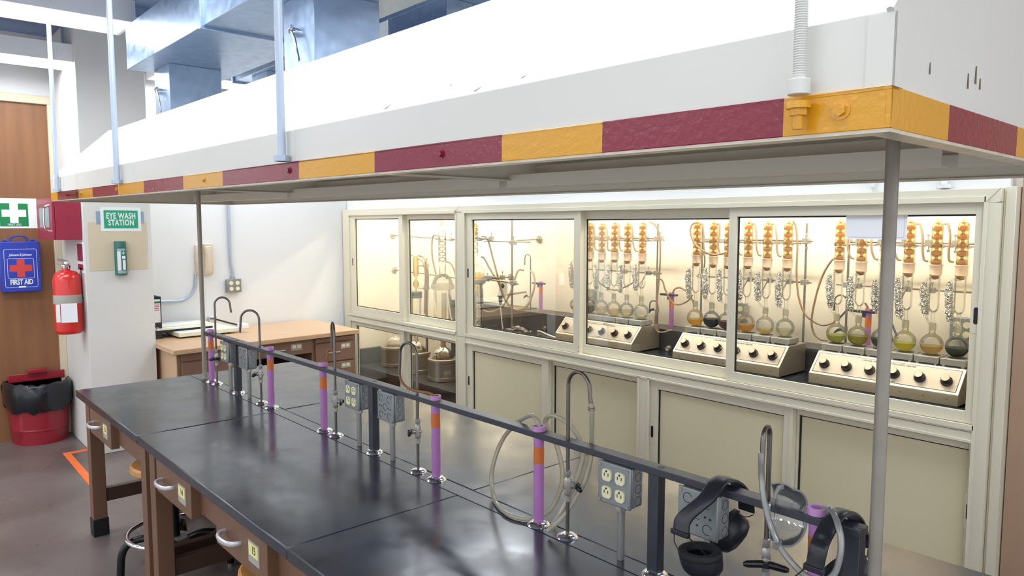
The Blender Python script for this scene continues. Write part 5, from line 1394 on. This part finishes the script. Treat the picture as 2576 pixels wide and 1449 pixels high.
# ------------------------------------------------------------------ ear muffs over the rail
def ribbon(pts, wx, th):
    """band along pts (a line in a y-z plane), wide in x"""
    P = curve(pts, 8); k = len(P); vs = []
    for i in range(k):
        t = (P[min(i + 1, k - 1)] - P[max(i - 1, 0)]).normalized()
        n_ = Vector((0, -t.z, t.y)).normalized()
        s = math.sin(PI * min(1, max(0, i / (k - 1)))) * 0.5 + 0.5
        for a, b_ in ((-1, -0.8), (-0.96, 0.4), (-0.8, 1), (-0.25, 1.25), (0.25, 1.25), (0.8, 1), (0.96, 0.4), (1, -0.8)):
            vs.append(P[i] + Vector((a * wx / 2, 0, 0)) + n_ * (b_ * th / 2))
    m_ = 8; fs = [(i * m_ + j, i * m_ + (j + 1) % m_, (i + 1) * m_ + (j + 1) % m_, (i + 1) * m_ + j) for i in range(k - 1) for j in range(m_)]
    fs += [tuple(range(m_ - 1, -1, -1)), tuple((k - 1) * m_ + j for j in range(m_))]
    return MB().add(vs, fs)
def cup(k, c_, mx, a=0.05, b_=0.038, d=0.042):
    """oval shell whose open rim faces local +z"""
    pr = [(0.0001, -1), (0.45, -0.97), (0.8, -0.82), (0.95, -0.6), (1.0, -0.3), (1.0, 0.0)]
    S_ = Matrix.Diagonal((a, b_, d))
    k.lathe(pr, c_, 32, mx=mx @ S_)
def cushion(k, c_, mx, a=0.05, b_=0.038):
    pts = []
    prof = [(0.62, 0.0), (0.98, 0.0), (1.03, 0.12), (0.98, 0.27), (0.8, 0.32), (0.62, 0.25), (0.6, 0.05)]
    k.lathe(prof, c_, 32, mx=mx @ Matrix.Diagonal((a, b_, 0.05)))
def muffs(lab, band, near_c, near_m, far_c, far_m, wx=0.04):
    r = thing('ear_muffs', lab, 'ear muffs', Vector(band[len(band) // 2]), 0, 'ear muffs hung over the rail')
    ribbon(band, wx, 0.007).build('headband', 'muff_black', r, 'w')
    e0, e1 = Vector(band[0]), Vector(band[-1])
    k = MB().box(e0.x - wx / 2 - 0.002, e0.x + wx / 2 + 0.002, e0.y - 0.007, e0.y + 0.007, e0.z - 0.008, e0.z + 0.004)
    k.build('band_end', 'muff_black', r, 'w', bevel=0.002)
    for e, c_, mx in ((e0, near_c, near_m), (e1, far_c, far_m)):
        c_ = Vector(c_)
        k = MB(); cup(k, c_, mx); o = k.build('ear_cup', 'muff_black', r, 'w')
        k = MB(); cushion(k, c_, mx); k.build('cushion', 'foam_black', o, 'w')
        k = MB()
        for s_ in (-1, 1):
            q = c_ + mx @ Vector((s_ * 0.046, -0.012, -0.002))
            m_ = (e + q) / 2 + Vector((s_ * 0.016, 0, -0.004))
            k.tube([e + Vector((s_ * wx * 0.42, 0, -0.004)), m_, q, q + (mx @ Vector((-s_ * 0.012, -0.012, -0.024)))], 0.0013, 6)
        k.build('wire_yoke', 'black', r, 'w')
    return r
def basis(zv, xv):
    z = Vector(zv).normalized(); x = Vector(xv); x = (x - z * x.dot(z)).normalized(); y = z.cross(x)
    m_ = Matrix((x, y, z)).transposed()
    return m_
bx = -0.862
nc = at(1762, 1398, y=1.285); fc = at(1828, 1330, y=1.44)
nE = at(1712, 1338, y=1.275)
muffs('black ear muffs hung over the rail in front of the blank box', [(nE.x, 1.275, nE.z), (nE.x + 0.002, 1.285, nE.z + 0.03), (bx - 0.004, 1.315, 1.018), (bx, 1.348, 1.046), (bx + 0.004, 1.385, 1.046), (bx + 0.006, 1.425, 1.022), (bx + 0.008, 1.452, 0.985), (bx + 0.008, 1.458, 0.955)],
      nc, basis((-0.12, -0.1, 1), (1, -0.1, 0.1)), fc, basis((-0.75, -0.1, 0.45), (0.3, 0.2, 0.9)))
nE2 = at(2048, 1428, y=1.285)
muffs('second pair of black ear muffs at the rail end beside the tall grey post', [(nE2.x, 1.285, nE2.z), (nE2.x + 0.004, 1.292, nE2.z + 0.04), (-0.612, 1.322, 1.02), (-0.608, 1.352, 1.046), (-0.605, 1.39, 1.048), (-0.602, 1.43, 1.025), (-0.6, 1.455, 0.985), (-0.6, 1.458, 0.96)],
      (-0.655, 1.29, 0.855), basis((0, -0.1, 1), (1, 0, 0)), at(2128, 1432, y=1.455), basis((-0.6, 0.3, 0.5), (0.35, 0.1, 0.95)), wx=0.034)

# ------------------------------------------------------------------ clear goggles
c_ = at(1972, 1292, y=1.335)
r = thing('safety_goggles', 'clear plastic safety goggles hung on the rail beside the last swan neck tap', 'goggles', c_)
Rv = Vector((0.659, 0.752, 0)); Fv = Vector((-0.752, 0.659, 0)); Uv = Vector((0, 0, 1))
ax = (Fv * 0.7 - Rv * 0.71).normalized(); Bv = (Fv * 0.71 + Rv * 0.7).normalized()
vs = []; nu, nv = 24, 8
for i in range(nu + 1):
    a = -1.35 + 2.7 * i / nu
    e = 1 if abs(a) < 0.85 else 1 + (abs(a) - 0.85) * 0.25
    for j in range(nv + 1):
        t = j / nv * 2 - 1
        rr = 0.056 * (1 - 0.1 * t * t)
        cut = 0.0
        hgt = 0.034 * (1 - 0.35 * (abs(a) / 1.35) ** 3)
        nose = 0.012 * math.exp(-(a / 0.22) ** 2) if t < 0 else 0
        vs.append(Bv * (rr * math.cos(a) * 1.05 - 0.02) + Uv * (rr * math.sin(a) * 1.16) + ax * (t * hgt + nose))
fs = [(i * (nv + 1) + j, (i + 1) * (nv + 1) + j, (i + 1) * (nv + 1) + j + 1, i * (nv + 1) + j + 1) for i in range(nu) for j in range(nv)]
MB().add(vs, fs).build('lens', 'clear_plastic', r, solid=0.0018)
edge0 = [Vector(vs[i * (nv + 1)]) for i in range(nu + 1)]; edge1 = [Vector(vs[i * (nv + 1) + nv]) for i in range(nu + 1)]
k = MB().tube(edge0, 0.0022, 6).tube(edge1, 0.0022, 6).tube([vs[j] for j in range(nv + 1)], 0.0022, 6).tube([vs[nu * (nv + 1) + j] for j in range(nv + 1)], 0.0022, 6)
k.build('rim', 'clear_hose_fresh', r)
for s_, i0 in ((1, nu), (-1, 0)):
    base = (Vector(vs[i0 * (nv + 1)]) + Vector(vs[i0 * (nv + 1) + nv])) / 2
    k = MB().tube([base, base - Bv * 0.02 + Uv * s_ * 0.002, base - Bv * 0.035 - Uv * s_ * 0.006, base - Bv * 0.034 - Uv * s_ * 0.014], [0.006, 0.007, 0.005, 0.004], 8, flat=(1, 0.45))
    k.build('temple_tip', 'clear_hose_fresh', r)
k = MB().tube(curve([edge1[nu // 2] - Bv * 0.004, edge1[nu // 2] - Bv * 0.02 + Uv * 0.01, edge1[nu // 2] - Bv * 0.028 - Uv * 0.004, edge1[nu // 2] - Bv * 0.022 - Uv * 0.014], 4), 0.003, 6)
k.build('nose_piece', 'clear_hose_fresh', r)
